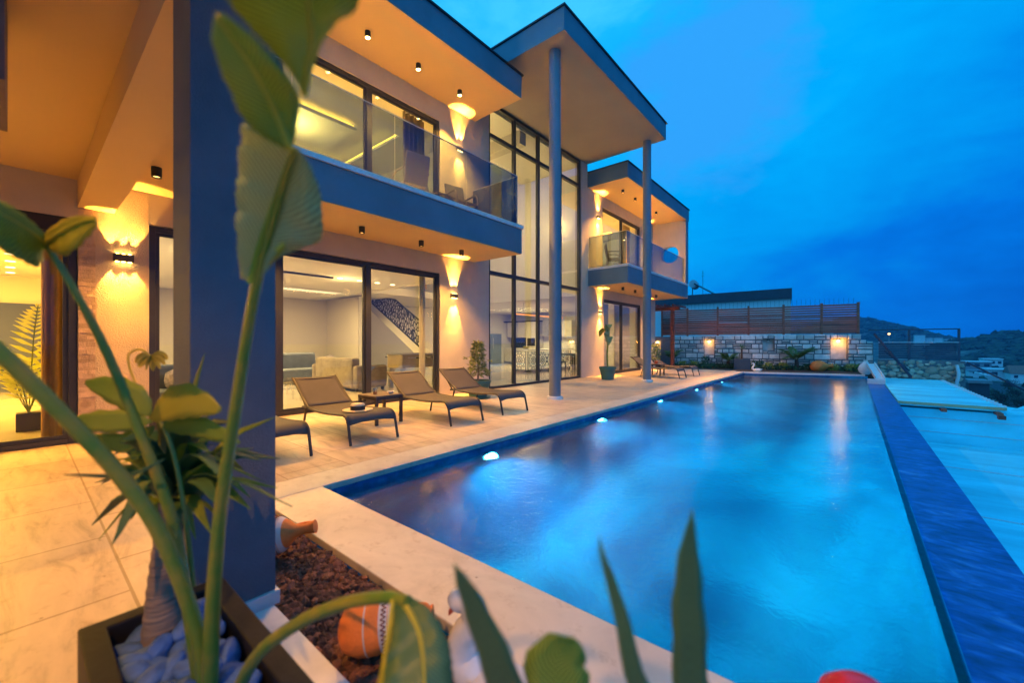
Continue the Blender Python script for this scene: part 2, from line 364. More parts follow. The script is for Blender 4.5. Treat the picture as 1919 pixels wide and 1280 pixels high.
def bez(pts, n=16):
    """smooth curve through the points"""
    P = [Vector(p) for p in pts]; P = [P[0] * 2 - P[1]] + P + [P[-1] * 2 - P[-2]]; out = []
    k = len(P) - 3
    for i in range(n):
        t = i / (n - 1) * k; j = min(int(t), k - 1); t -= j; a, b, c, d = P[j:j + 4]
        out.append(.5 * ((2 * b) + (c - a) * t + (2 * a - 5 * b + 4 * c - d) * t * t + (3 * b - a - 3 * c + d) * t ** 3))
    return out
def lamp(kind, name, loc, c, w, r=.03, size=None, blend=.15, aim=None, sx=None, sy=None, spread=None):
    l = bpy.data.lights.new(name, kind); l.color = c; l.energy = w
    if kind == 'SPOT': l.spot_size = R(size); l.spot_blend = blend; l.shadow_soft_size = r
    elif kind == 'POINT': l.shadow_soft_size = r
    elif kind == 'AREA':
        l.shape = 'RECTANGLE'; l.size = sx; l.size_y = sy
        if spread: l.spread = R(spread)
    o = bpy.data.objects.new(name, l); col.objects.link(o); o.location = loc
    if aim is not None: o.rotation_euler = Vector(aim).to_track_quat('-Z', 'Y').to_euler()
    return o

# ------------------------------------------------------------------ sky (dusk, after sunset: no sun disc, only the glowing sky)
w = bpy.data.worlds.new('World'); sc.world = w; w.use_nodes = True; nt = w.node_tree; bg = nt.nodes['Background']
tc = N(nt, 'ShaderNodeTexCoord')
dot = N(nt, 'ShaderNodeVectorMath', operation='DOT_PRODUCT'); nt.links.new(tc.outputs['Generated'], dot.inputs[0])
dot.inputs[1].default_value = Vector((-.55, .2, .8)).normalized()
mp = N(nt, 'ShaderNodeMapping'); mp.inputs['Scale'].default_value = (1, 1, 2.6); mp.inputs['Rotation'].default_value = (.15, -.35, .3); nt.links.new(tc.outputs['Generated'], mp.inputs['Vector'])
cn = N(nt, 'ShaderNodeTexNoise', Scale=2.6, Detail=9, Roughness=.6, Distortion=.35); nt.links.new(mp.outputs[0], cn.inputs['Vector'])
cm = N(nt, 'ShaderNodeMath', operation='MULTIPLY_ADD'); nt.links.new(cn.outputs['Fac'], cm.inputs[0]); cm.inputs[1].default_value = .70; cm.inputs[2].default_value = -.31
ad = N(nt, 'ShaderNodeMath', operation='ADD'); nt.links.new(dot.outputs['Value'], ad.inputs[0]); nt.links.new(cm.outputs[0], ad.inputs[1])
skyc = ramp(nt, ad.outputs[0], [(0.0, (0, .065, .40)), (.14, (0, .098, .53)), (.30, (0, .175, .74)), (.44, (0, .29, .84)), (.64, (.0, .40, .95)), (.88, (.008, .47, 1.0)), (1, (.05, .58, 1.0))])
# pale cloud bank
mp2 = N(nt, 'ShaderNodeMapping'); mp2.inputs['Scale'].default_value = (1, 1, 2.0); mp2.inputs['Location'].default_value = (.35, .1, .2); nt.links.new(tc.outputs['Generated'], mp2.inputs['Vector'])
c2 = N(nt, 'ShaderNodeTexNoise', Scale=4.5, Detail=8, Roughness=.6); nt.links.new(mp2.outputs[0], c2.inputs['Vector'])
d2 = N(nt, 'ShaderNodeVectorMath', operation='DOT_PRODUCT'); nt.links.new(tc.outputs['Generated'], d2.inputs[0]); d2.inputs[1].default_value = Vector((-.26, 1.09, .62)).normalized()
m2 = N(nt, 'ShaderNodeMapRange'); m2.inputs['From Min'].default_value = .968; m2.inputs['From Max'].default_value = 1.0; m2.inputs['To Min'].default_value = -.32; m2.inputs['To Max'].default_value = .27; nt.links.new(d2.outputs['Value'], m2.inputs['Value'])
s2 = N(nt, 'ShaderNodeMath', operation='ADD'); nt.links.new(m2.outputs[0], s2.inputs[0]); nt.links.new(c2.outputs['Fac'], s2.inputs[1])
k2 = ramp(nt, s2.outputs[0], [(.44, (0, 0, 0)), (.66, (1, 1, 1))])
mx = N(nt, 'ShaderNodeMix', data_type='RGBA'); nt.links.new(k2, mx.inputs[0]); nt.links.new(skyc, mx.inputs[6]); mx.inputs[7].default_value = (.03, .36, .94, 1)
sp = N(nt, 'ShaderNodeVectorMath', operation='DOT_PRODUCT'); nt.links.new(tc.outputs['Generated'], sp.inputs[0]); sp.inputs[1].default_value = Vector((.25, -.8, .55)).normalized()
mr = N(nt, 'ShaderNodeMapRange', interpolation_type='SMOOTHSTEP'); mr.inputs['From Min'].default_value = .05; mr.inputs['From Max'].default_value = .8; nt.links.new(sp.outputs['Value'], mr.inputs['Value'])
mb_ = N(nt, 'ShaderNodeMix', data_type='RGBA'); nt.links.new(mr.outputs[0], mb_.inputs[0]); nt.links.new(mx.outputs[2], mb_.inputs[6]); mb_.inputs[7].default_value = (.07, .62, 1.45, 1)
nt.links.new(mb_.outputs[2], bg.inputs['Color']); bg.inputs['Strength'].default_value = 1.08

# ------------------------------------------------------------------ ground, terrain, hills
struct('ground', B(-3000, 3000, -60, 6000, -14, -13), 'terrain')
def h_terrain(x, y):
    z = -10.5
    z += 47 * math.exp(-((x + 5) / 100) ** 2 - ((y - 800) / 200) ** 2)
    z += 15.5 * math.exp(-((x - 112) / 62) ** 4 - ((y - 450) / 100) ** 2)
    z += (2.2 * noise.noise(Vector((x * .03, y * .02, 0))) + 1.1 * noise.noise(Vector((x * .09, y * .06, 3)))) * min(1, max(0, (y - 230) / 160))
    return z
t_ = MB(); nx, ny = 110, 150
xs = [-220 + 560 * i / (nx - 1) for i in range(nx)]; ys = [-40 + 1100 * (j / (ny - 1)) ** 1.6 for j in range(ny)]
t_.add([(x, y, h_terrain(x, y)) for y in ys for x in xs], [(j * nx + i, j * nx + i + 1, (j + 1) * nx + i + 1, (j + 1) * nx + i) for j in range(ny - 1) for i in range(nx - 1)])
struct('hills', t_, 'terrain', smooth=True)
s_ = MB(); r1 = random.Random(3)
for k in range(5200):
    y = 270 + 260 * r1.random(); x = y * (.10 + .18 * r1.random()); q = (.9 + 2.0 * r1.random() ** 2) * y / 330
    if noise.noise(Vector((x * .05, y * .03, 7))) < -.12: continue
    s_.blob((x, y, h_terrain(x, y) + q * .2), (q, q, q * (.5 + .3 * r1.random())), .6, 1, r1)
for k in range(1500):
    y = 560 + 250 * r1.random(); x = y * (-.03 + .19 * r1.random()); q = 1.5 + 2.5 * r1.random()
    s_.blob((x, y, h_terrain(x, y) + .1 * q), (q, q, q * .6), .6, 1, r1)
for k in range(420):
    y = 82 + 75 * r1.random(); x = y * (.135 + .09 * r1.random()); q = .6 + .9 * r1.random()
    if abs(x - 25 + (131 - y) * .12) < 4: continue
    s_.blob((x, y, h_terrain(x, y) + .3 * q), (q, q, q * .7), .6, 1, r1)
for k in range(110):
    y = 75 + 170 * r1.random(); x = y * (.12 + .12 * r1.random()); q = .8 + 1.3 * r1.random()
    s_.blob((x, y, h_terrain(x, y) + .2 * q), (q, q, q * .7), .6, 1, r1)
tag(s_.build('scrub', 'maquis'), 'dark scrub and low trees covering the far hillside', 'scrub', kind='stuff')
rd = MB(); pts = [(18, 80), (20.4, 98), (25, 131), (27, 152), (30, 175)]
for (x0, y0), (x1, y1) in zip(pts[:-1], pts[1:]): rd.obox(((x0 + x1) / 2, (y0 + y1) / 2, -9.6), ((x1 - x0) / 2, (y1 - y0) / 2, 0), (1.3, -.2, 0), (0, 0, .08))
struct('road', rd, 'asphalt')

# ------------------------------------------------------------------ terrace and pool
PX0, PX1, PY0, PYL, PYR = -3.54, .32, 1.68, 19.5, 20.62
POOL = [(PX0, PY0), (PX1, PY0), (PX1, PYR), (PX0, PYL)]
WZ = -.10
struct('terrace_deck', B(-7.42, -3.95, -5, 20.3, -.3, 0).box(-3.95, -3.42, -5, 1.216, -.3, 0).box(-3.42, 1.4, -5, .62, -.3, 0), 'deck')
struct('pool_coping', B(-3.946, PX0, 1.22, PYL, -.05, .002).box(PX0, .8, 1.22, PY0, -.05, .002), 'coping', bevel=.006)
struct('far_pool_coping', MB().prism([(-3.946, PYL), (PX0, PYL), (.34, PYR), (.34, PYR + .33), (-3.946, PYL + .22)], -.05, .004), 'marble', bevel=.006)
struct('border_strip', B(-2.10, 1.4, .623, .768, -.2, .012), 'marble', bevel=.004)
wl = MB(); D = -1.55
wl.box(PX0 - .25, PX0, PY0 - .25, PYL + .2, D, -.052).box(PX0, PX1 + .1, PY0 - .25, PY0, D, -.052)
wl.prism([(PX0, PYL), (PX1 + .1, PYR + .02), (PX1 + .1, PYR + .3), (PX0, PYL + .3)], D, -.052)
struct('pool_wall', wl, 'poolfloor')
tb = MB().box(PX0, PX0 + .006, PY0 + .006, PYL, -.26, -.053).box(PX0, PX1, PY0, PY0 + .006, -.26, -.053)
tb.prism([(PX0 + .006, PYL), (PX1, PYR), (PX1, PYR - .006), (PX0 + .006, PYL - .006)], -.26, -.053)
struct('waterline_tiles', tb, 'pooltile')
pf = MB(); nxp, nyp = 60, 120
def fz(d): return D + (abs(min(0, d - 1.25)) / 1.25) ** 2.2 * 1.0
for j in range(nyp):
    y = PY0 - .1 + (PYR - PY0 + .3) * j / (nyp - 1)
    for i in range(nxp):
        x = PX0 - .05 + (PX1 - PX0 + .1) * i / (nxp - 1); pf.v.append((x, y, max(fz(x - PX0), fz(PX1 - x), fz(y - PY0 + .15))))
pf.f = [(j * nxp + i, j * nxp + i + 1, (j + 1) * nxp + i + 1, (j + 1) * nxp + i) for j in range(nyp - 1) for i in range(nxp - 1)]
struct('pool_floor', pf, 'poolfloor', smooth=True)
struct('overflow_edge', B(PX1, PX1 + .045, PY0, PYR, D, WZ - .004), 'poolfloor')
struct('overflow_ledge', B(PX1 + .046, .775, -1, 18.6, -1.9, -.125), 'ledge')
struct('pool_water', MB().add([(x, y, WZ) for x, y in [(PX0, PY0), (PX1 + .04, PY0), (PX1 + .04, PYR), (PX0, PYL)]], [(0, 1, 2, 3)]), 'water')
# lava gravel bed
struct('lava_bed_soil', B(-3.42, 1.4, .77, 1.218, -.3, -.06), 'soil')
g_ = MB(); r2 = random.Random(5)
def gravel(n, x0, x1, y0, y1, s0, s1, z):
    for k in range(n):
        s = s0 + (s1 - s0) * r2.random() ** 2
        g_.blob((x0 + (x1 - x0) * r2.random(), y0 + (y1 - y0) * r2.random(), z + .012 * r2.random() + .4 * s), (s, s * (.7 + .5 * r2.random()), s * .8), .55, 1, r2)
gravel(2600, -3.4, -1.9, .78, 1.20, .011, .026, -.055); gravel(4000, -1.95, -.3, .78, 1.20, .011, .026, -.055); gravel(700, -.3, 1.3, .78, 1.2, .012, .024, -.055)
tag(g_.build('lava_gravel', 'lava'), 'red brown lava gravel filling the bed by the pool', 'gravel', kind='stuff')
# garden bed beyond the pool
WA = Vector((-7.45, 22.0, 0)); WB = Vector((.66, 23.85, 0)); WD = (WB - WA).normalized(); WN = Vector((WD.y, -WD.x, 0)); WL = (WB - WA).length
def wp(s, off=0, z=0): return WA + WD * s + WN * off + Vector((0, 0, z))
struct('garden_soil', MB().prism([(-7.42, 20.3), (-3.95, 20.3), (-3.946, PYL + .22), (.34, PYR + .33), (.70, 21.0), (WB.x, WB.y), (WA.x, WA.y)], -.3, .0), 'soil')
gc = MB(); r3 = random.Random(9); yl = MB()
def sprig(mb, c, n, r, h, s, rg):
    for k in range(n):
        a = rg.random() * 6.283; q = r * math.sqrt(rg.random()); p = Vector(c) + Vector((q * math.cos(a), q * math.sin(a), h * rg.random()))
        d = Vector((rg.gauss(0, 1), rg.gauss(0, 1), rg.random() + .3)).normalized() * s; e = d.orthogonal().normalized() * s * .35
        mb.add([p, p + d * .5 + e, p + d, p + d * .5 - e], [(0, 1, 2, 3)])
for k in range(150):
    s = .2 + (WL - .5) * r3.random(); sprig(gc, wp(s, .15 + 1.1 * r3.random(), 0), 26, .16, .16, .11, r3)
tag(gc.build('ground_cover', 'grass'), 'low green ground cover at the foot of the stone wall', 'ground cover', kind='stuff')

# ------------------------------------------------------------------ the house
FX = -7.40; BX = FX - .25
house = empty('villa', (FX, 7, 0), 'two storey modern villa with dark fascias, tall glazed hall and lit rooms', 'house')
wl = MB()
# ground storey
wl.box(BX, FX, -5, .46, 2.79, 3.27).box(BX, FX, .46, 1.13, 0, 3.27).box(BX, FX, 1.13, 6.26, 2.87, 3.27).box(BX, FX, 6.26, 7.93, 0, 3.27)
wr = MB()
wr.box(BX, FX, 12.72, 14.42, 0, 3.27).box(BX, FX, 14.42, 18.0, 2.93, 3.27).box(BX, FX, 18.0, 19.75, 0, 3.27)
# upper storey
wl.box(BX, FX, -5, 1.13, 3.27, 6.88).box(BX, FX, 1.13, 6.26, 6.42, 6.88).box(BX, FX, 1.13, 6.26, 3.27, 3.90).box(BX, FX, 6.26, 7.93, 3.27, 7.70)
wr.box(BX, FX, 12.72, 13.15, 3.27, 7.70).box(BX, FX, 13.15, 14.30, 3.27, 6.88).box(BX, FX, 14.30, 17.95, 6.46, 6.88).box(BX, FX, 14.30, 17.95, 3.27, 3.90).box(BX, FX, 17.95, 19.75, 3.27, 6.88)
facade = wl.build('facade_wall', 'plaster', house); wr.build('facade_wall', 'plaster', house)
B(FX + .0005, FX + .004, .62, 1.126, 0, 3.268).build('textured_render', 'rough_plaster', house)
# stone cladding strip, split-face strips standing slightly proud
cl = MB(); z = 0; r4 = random.Random(2)
while z < 2.9:
    h = .035 + .03 * r4.random(); y = .462
    while y < .612:
        y2 = min(.614, y + .07 + .1 * r4.random()); cl.box(FX + .003, FX + .012 + .016 * r4.random(), y, y2 - .002, z, min(2.92, z + h) - .002); y = y2
    z += h
cl.build('stone_cladding', pm('split_face_stone', (.50, .38, .27), .9, .25, 8, .6, 60, island=.25), house)
# back and side shell
sh = MB()
sh.box(-16.75, -16.5, -5, 19.75, 0, 7.7).box(-16.5, BX, 19.5, 19.75, 0, 6.88).box(-16.5, BX, -5.2, -5, 0, 6.88)
sh.box(BX, .2, -5.2, -5, 0, 3.86)  # unseen wing wall added to block sky behind and bounce warm light
sh.build('outer_and_blocking_wall', 'white', house)
iw = MB()
iw.box(-16.5, BX, .80, .92, 0, 2.95)                       # between left room and lounge
iw.box(-16.5, -14.0, 8.0, 8.25, 0, 2.95)                   # lounge side wall
iw.box(-16.5, BX, 7.30, 7.50, 3.0, 7.68)                   # hall, upper left side
iw.box(-16.5, BX, 13.0, 13.14, 2.95, 7.68)                 # hall, upper right side
iw.box(-13.0, -12.9, .8, 7.3, 3.84, 6.75).box(-13, -12.9, 13.14, 19.5, 3.84, 6.75)
iw.box(-16.45, -16.4, 8.25, 19.5, 0, 2.95)
iw.build('interior_wall', 'white', house)
B(-16.49, -16.46, .92, 8.0, 0, 2.94).box(-16.4, -14.0, 7.97, 7.995, 0, 2.94).build('lounge_wall', 'greywall', house)
B(-16.40, -16.34, -5, .80, 0, 2.25).build('feature_wall', 'bluewall', house)
fl = MB().box(-16.5, FX - .08, -5, 19.5, -.25, .004)
fl.build('floor', 'floor_in', house)
# storey slab with its soffit: lounge side, kitchen side
sl = MB()
sl.box(-16.5, BX, -5, 7.30, 2.952, 3.80).box(-16.5, BX, 13.14, 19.5, 2.952, 3.80).box(-16.5, BX, 7.30, 7.5, 2.93, 3.0)
sl.build('storey_slab', 'white', house)
# balcony on the near side (the terrace roof continues to the left as the same slab)
def balcony(y0, y1, x1=-5.88):
    s = B(FX, x1, y0, y1, 3.30, 3.86).build('balcony', 'fascia', house, bevel=.004)
    B(FX, x1 - .004, y0 + .004, y1 - .004, 3.294, 3.299).build('soffit', 'soffit', s)
    B(x1 - .22, x1 + .03, y0 - .02 if y0 > 5 else y0, y1 + .03, 3.862, 3.945).box(FX, x1 - .221, y0 + .0, y0 + .2, 3.862, 3.945).box(FX, x1 - .221, y1 - .2, y1 + .03, 3.862, 3.945).build('coping', 'marble', s, bevel=.006)
    B(FX, x1 - .23, y0 + .21, y1 - .21, 3.862, 3.90).build('balcony_floor', 'marble', s)
    return s
b1 = balcony(.79, 7.41)
b2 = balcony(13.20, 19.75)
# terrace ceiling left of the beam; unseen reach overhead added to block sky
B(FX, .2, -5, .4547, 3.268, 3.86).build('terrace_ceiling', 'soffit', house)
B(-5.876, -4.2, .79, 1.5, 3.272, 3.86).build('terrace_ceiling', 'soffit', house)
B(-7.40, -2.13, .455, .785, 2.93, 3.27).box(-2.13, .2, .455, .785, 2.93, 3.27).build('beam', 'soffit', house)
B(-4.1, -3.30, -.9, -.05, 2.58, 3.268).build('dropped_beam', pm('plum_grey_paint', (.16, .12, .13), .8), house)
pil = B(-2.43, -2.13, .455, .785, 0.065, 2.93).build('pillar', 'pillar', house, bevel=.004)
B(-2.445, -2.115, .44, .80, 0, .064).build('skirting', 'marble', pil, bevel=.003)
def rail_panel(par, x0, x1, y0, y1, z0=3.945, z1=5.08):
    B(x0, x1, y0, y1, z0, z1).build('glass_panel', 'rail_glass', par)
ys = [.85, 2.40, 4.05, 5.72, 7.34]
for a, c in zip(ys[:-1], ys[1:]): rail_panel(b1, -5.956, -5.944, a + .006, c - .006)
rail_panel(b1, FX + .01, -5.97, 7.334, 7.346)
ys = [13.25, 14.8, 16.35, 17.9, 19.42]
for a, c in zip(ys[:-1], ys[1:]): rail_panel(b2, -5.956, -5.944, a + .006, c - .006)
rail_panel(b2, FX + .01, -5.97, 13.244, 13.256)
rt = MB().box(-5.962, -5.938, .86, 7.35, 5.081, 5.092).box(FX + .01, -5.965, 7.33, 7.35, 5.081, 5.092).build('rail_edge', 'silver', b1)
rt = MB().box(-5.962, -5.938, 13.24, 19.42, 5.081, 5.092).box(FX + .01, -5.965, 13.24, 13.26, 5.081, 5.092).build('rail_edge', 'silver', b2)
# roofs
M['greysoffit'] = pm('grey_soffit_paint', (.34, .30, .27), .8, .05, 1.2, .12, 120)
def roof(y0, y1, x1, z0, z1, x0=-16.75, so='soffit'):
    r = B(x0, x1, y0, y1, z0, z1).build('roof', 'fascia', house, bevel=.004)
    B(FX + .002, x1 - .004, y0 + .004, y1 - .004, z0 - .006, z0 - .001).build('soffit', so, r)
    B(x0, x1 + .035, y0 - .035, y1 + .035, z1 + .001, z1 + .035).build('edge_flashing', 'cap', r)
    return r
roof(-5, 7.40, -5.88, 6.88, 7.40); roof(13.18, 19.92, -5.88, 6.88, 7.40)
can = roof(7.16, 13.12, -4.57, 7.70, 8.19, so='greysoffit')
for y in (7.58, 12.85):
    c = MB().cyl((-5.08, y, .07), (-5.08, y, 7.693), .128, 28).build('column', 'column', house, smooth=True)
    MB().lathe([(.175, 0), (.178, .045), (.165, .07), (.10, .071)], (-5.08, y, 0), 28).build('column_base', 'marble', c, smooth=True)
# end wall of the far balcony with its round opening
ew = MB(); n = 40; c = Vector((-6.60, 0, 5.36)); rr = .40
for yy, flip in ((19.45, 0), (19.74, 1)):
    base = len(ew.v); outer = []; inner = []
    for k in range(n):
        a = 2 * math.pi * k / n; dx, dz = math.cos(a), math.sin(a)
        tx = ((-5.885 if dx > 0 else FX) - c.x) / dx if abs(dx) > 1e-6 else 1e9; tz = ((6.872 if dz > 0 else 3.95) - c.z) / dz if abs(dz) > 1e-6 else 1e9
        t = min(tx, tz); outer.append((c.x + dx * t, yy, c.z + dz * t)); inner.append((c.x + dx * rr, yy, c.z + dz * rr))
    ew.v += outer + inner
    for k in range(n):
        q = (base + k, base + (k + 1) % n, base + n + (k + 1) % n, base + n + k); ew.f.append(q if not flip else q[::-1])
for k in range(n):
    k2 = (k + 1) % n; ew.f.append((n + k, n + k2, 3 * n + k2, 3 * n + k)); ew.f.append((k, 2 * n + k, 2 * n + k2, k2))
ew.build('end_wall', 'plaster', house)
B(-5.884, -5.86, 19.44, 19.75, 3.95, 6.87).build('end_wall_edge', 'fascia', house)
# fill the front of the end wall corner so the outline is closed
# glazed openings
def glazed(name, y0, y1, z0, z1, mull, rails=(), fw=.075, sash=True, gm='glass'):
    f = MB(); xa, xb = FX - .13, FX - .03
    f.box(xa, xb, y0, y0 + fw, z0, z1).box(xa, xb, y1 - fw, y1, z0, z1).box(xa, xb, y0 + fw, y1 - fw, z1 - fw, z1).box(xa, xb, y0 + fw, y1 - fw, z0, z0 + fw * .8)
    for m in mull: f.box(xa - .002, xb - .002, m - .045, m + .045, z0 + fw * .8, z1 - fw)
    for r in rails:
        e = [y0 + fw] + list(sum(((m - .045, m + .045) for m in mull), ())) + [y1 - fw]
        for a, b in zip(e[0::2], e[1::2]): f.box(xa, xb, a, b, r - .05, r + .05)
    fo = f.build(name, 'frame', house, bevel=.004)
    e = [y0 + fw] + list(sum(((m - .045, m + .045) for m in mull), ())) + [y1 - fw]; zz = [z0 + fw * .8] + list(sum(((r - .05, r + .05) for r in rails), ())) + [z1 - fw]
    for a, b in zip(e[0::2], e[1::2]):
        for p, q in zip(zz[0::2], zz[1::2]):
            B(FX - .09, FX - .08, a, b, p, q).build('glass_pane', gm, fo)
            if sash:
                s = .045; d = MB().box(FX - .105, FX - .065, a, a + s, p, q).box(FX - .105, FX - .065, b - s, b, p, q).box(FX - .105, FX - .065, a + s, b - s, p, p + s).box(FX - .105, FX - .065, a + s, b - s, q - s, q)
                d.build('sash', 'frame', fo)
    return fo
glazed('sliding_door', 1.13, 6.26, 0.004, 2.86, (2.78, 4.44))
glazed('balcony_door', 1.13, 6.26, 3.90, 6.42, (2.78, 4.46))
glazed('curtain_wall', 7.93, 12.72, .004, 7.69, (9.06, 10.22, 11.45), (3.12, 6.80), .08, False, 'coated_glass')
glazed('sliding_door', 14.42, 18.0, .004, 2.93, (16.1,))
glazed('balcony_door', 14.30, 17.95, 3.90, 6.46, (16.1,))
M['clear_glass'] = glassmat('clear_door_glass', (.96, .97, .96), .8, 0, .02)
glazed('terrace_door', -5, .455, .004, 2.60, (-2.0,), gm='clear_glass')
B(FX - .16, FX - .02, -5, .455, 2.605, 2.788).build('lintel_panel', 'black', house)

# ---- inside: ceilings with coves in the upper rooms
def cove_room(y0, y1):
    ce = B(-12.9, BX, y0, y1, 6.80, 6.87).build('ceiling', 'white', house)
    xm0, xm1, ym0, ym1 = -11.9, -8.9, y0 + 1.0, y1 - 1.1
    MB().box(-12.9, BX, y0, ym0, 6.52, 6.58).box(-12.9, BX, ym1, y1, 6.52, 6.58).box(-12.9, xm0, ym0, ym1, 6.52, 6.58).box(xm1, BX, ym0, ym1, 6.52, 6.58).build('dropped_ceiling', 'white', ce)
    MB().box(xm0 - .06, xm1 + .06, ym0 - .06, ym0 - .01, 6.60, 6.64).box(xm0 - .06, xm1 + .06, ym1 + .01, ym1 + .06, 6.60, 6.64).box(xm0 - .06, xm0 - .01, ym0, ym1, 6.60, 6.64).box(xm1 + .01, xm1 + .06, ym0, ym1, 6.60, 6.64).build('light_strip', 'cove', ce)
    MB().box(xm0 + .75, xm1 - .75, ym0 + .75, ym1 - .75, 6.60, 6.68).build('floating_panel', 'white', ce)
    MB().box(xm0 + .80, xm1 - .80, ym0 + .80, ym1 - .80, 6.70, 6.74).build('light_strip', 'cove', ce)
    lamp('POINT', 'room_light', ((xm0 + xm1) / 2, (y0 + y1) / 2, 6.2), (1, .56, .10), 420, .15)
cove_room(.9, 7.3); cove_room(13.14, 19.5)
MB().box(-16.5, -12.95, 7.5, 13.0, 3.0, 3.25).build('gallery_slab', 'white', house)
MB().box(-16.4, -7.7, 9.6, 9.9, 7.25, 7.69).build('hall_beam', 'greywall', house)
B(-16.5, BX - .01, 7.51, 12.99, 7.64, 7.69).build('ceiling', 'white', house)

# ------------------------------------------------------------------ lamps of the house
def wall_lamp(y, z, label, p=620, n=2, ang=36):
    t = empty('wall_lamp', (FX, y, z), label, 'wall lamp', 'up and down wall lamps on the facade')
    B(FX + .004, FX + .062, y - .10, y + .10, z - .05, z + .05).build('housing', 'bronze', t, bevel=.004)
    for s in (-1, 1):
        l = MB()
        for k in range(3): l.lathe([(.018, 0), (.018, .004)], (FX + .036, y - .06 + .06 * k, z + s * .052 - .002), 10)
        l.build('lens', 'sconce', t)
        for k in range(n):
            dy = (k - (n - 1) / 2) * .10
            lamp('SPOT', 'wall_lamp_beam', (FX + .052, y + dy, z + s * .062), (1, .46, .065), p, .012, ang, .12, (.035, dy * .9, s))
for a in ((.87, 2.36, 'bronze wall lamp on rough plaster left of the pillar, throwing fan beams up and down', 130, 3, 44),
          (6.68, 2.37, 'lower wall lamp behind the potted ficus, between lounge door and tall glazing'),
          (6.86, 5.97, 'upper wall lamp behind the glass of the near balcony'),
          (14.08, 2.39, 'lower far wall lamp above the green pot with tall leaf'),
          (13.93, 5.97, 'upper far wall lamp beside the far balcony door'),
          (18.6, 2.39, 'lower wall lamp at the far end of the house behind the column'),
          (18.6, 5.97, 'upper wall lamp near the round opening of the far balcony')): wall_lamp(*a)
def downlight(x, y, z, label, p=0, lit=True, grp='black cylinder downlights under the slabs', c=WARM):
    t = empty('downlight', (x, y, z), label, 'downlight', grp)
    MB().lathe([(.050, 0), (.050, -.115), (.043, -.115), (.040, -.02), (.001, -.02)], (x, y, z), 24, caps=False).build('housing', 'black', t, smooth=True)
    MB().lathe([(.038, 0), (.038, -.004), (.001, -.004)], (x, y, z - (.109 if lit else .095)), 20).build('lens', 'lamp' if lit else 'lampdim', t)
    if p: lamp('SPOT', 'downlight_beam', (x, y, z - .12), c, p, .03, 110, .6, (0, 0, -1))
SZ = 3.293
downlight(-6.25, 1.02, SZ, 'black cylinder downlight left of the pillar above the wall lamp', 300, False, c=(1, .43, .045))
for y, l in ((2.5, 'downlight of the near soffit hidden behind the pillar and leaf'), (3.86, 'black downlight on the near soffit closest to the hanging leaf'), (5.15, 'middle black downlight on the near soffit above the second lounger'), (6.25, 'black downlight on the near soffit beside the lit ellipse')):
    downlight(-6.66, y, SZ, l, 380, False)
for y, l in ((4.02, 'glowing spotlight on the upper near soffit closest to the leaf'), (5.14, 'middle glowing spotlight on the upper near soffit'), (6.27, 'small spotlight on the upper near soffit beside the lit ellipse')):
    downlight(-6.74, y, 6.873, l, 1500, True)
for y, l in ((14.2, 'first black downlight of the far lower soffit'), (15.3, 'second black downlight of the far lower soffit'), (16.4, 'downlight of the far lower soffit partly behind the column'), (17.5, 'last black downlight of the far lower soffit, right of the column')):
    downlight(-6.52, y, SZ, l, 280, False)
for y, l in ((14.2, 'first black downlight under the far roof'), (15.3, 'second black downlight under the far roof'), (16.4, 'downlight under the far roof peeping out from behind the column'), (17.5, 'last black downlight under the far roof, right of the column')):
    downlight(-6.52, y, 6.873, l, 950, False)
# two unseen lamps added over the covered terrace to light deck and planter
for x, y, pw, l in ((-4.9, -.9, 190, 'unseen downlight added in the covered terrace ceiling beside the glass door'), (-.55, -.95, 330, 'unseen downlight added in the covered terrace ceiling to light the planter')):
    downlight(x, y, 3.268, l, pw, False, 'unseen downlights added over the covered terrace', (1, .43, .045))

# ------------------------------------------------------------------ rooms seen through the glass
def lattice_light(x0, x1, y0, y1, z, label):
    t = empty('ceiling_light', ((x0 + x1) / 2, (y0 + y1) / 2, z), label, 'ceiling light', 'long louvred lights in the lounge ceiling')
    fr = MB().box(x0, x1, y0, y0 + .02, z - .05, z).box(x0, x1, y1 - .02, y1, z - .05, z).box(x0, x0 + .02, y0 + .02, y1 - .02, z - .05, z).box(x1 - .02, x1, y0 + .02, y1 - .02, z - .05, z)
    fr.build('frame', 'white', t)
    B(x0 + .02, x1 - .02, y0 + .02, y1 - .02, z - .02, z - .005).build('diffuser', 'panel', t)
    lv = MB(); y = y0 + .12
    while y < y1 - .05: lv.box(x0 + .02, x1 - .02, y, y + .015, z - .05, z - .021); y += .13
    lv.build('louvre', 'white', t)
    lamp('AREA', 'lounge_light', ((x0 + x1) / 2, (y0 + y1) / 2, z - .08), ROOMW, 330, sx=x1 - x0, sy=y1 - y0)
lattice_light(-13.6, -13.15, 3.2, 6.9, 2.95, 'long louvred ceiling light deeper inside the lounge')
lattice_light(-10.6, -10.2, 2.2, 3.9, 2.95, 'louvred ceiling light nearer the lounge door')
tl = empty('track_light', (-10.4, 5.5, 2.95), 'dark ceiling track with bright spots inside the lounge', 'track light')
B(-10.45, -10.35, 4.0, 5.2, 2.91, 2.95).build('track', 'black', tl)
for y in (5.4, 5.95, 6.5, 7.0): MB().lathe([(.06, 0), (.07, -.012), (.001, -.012)], (-10.4, y, 2.949), 16).build('spot', 'panel', tl)
lamp('POINT', 'lounge_fill', (-10.4, 5.6, 2.6), ROOMW, 35, .1)
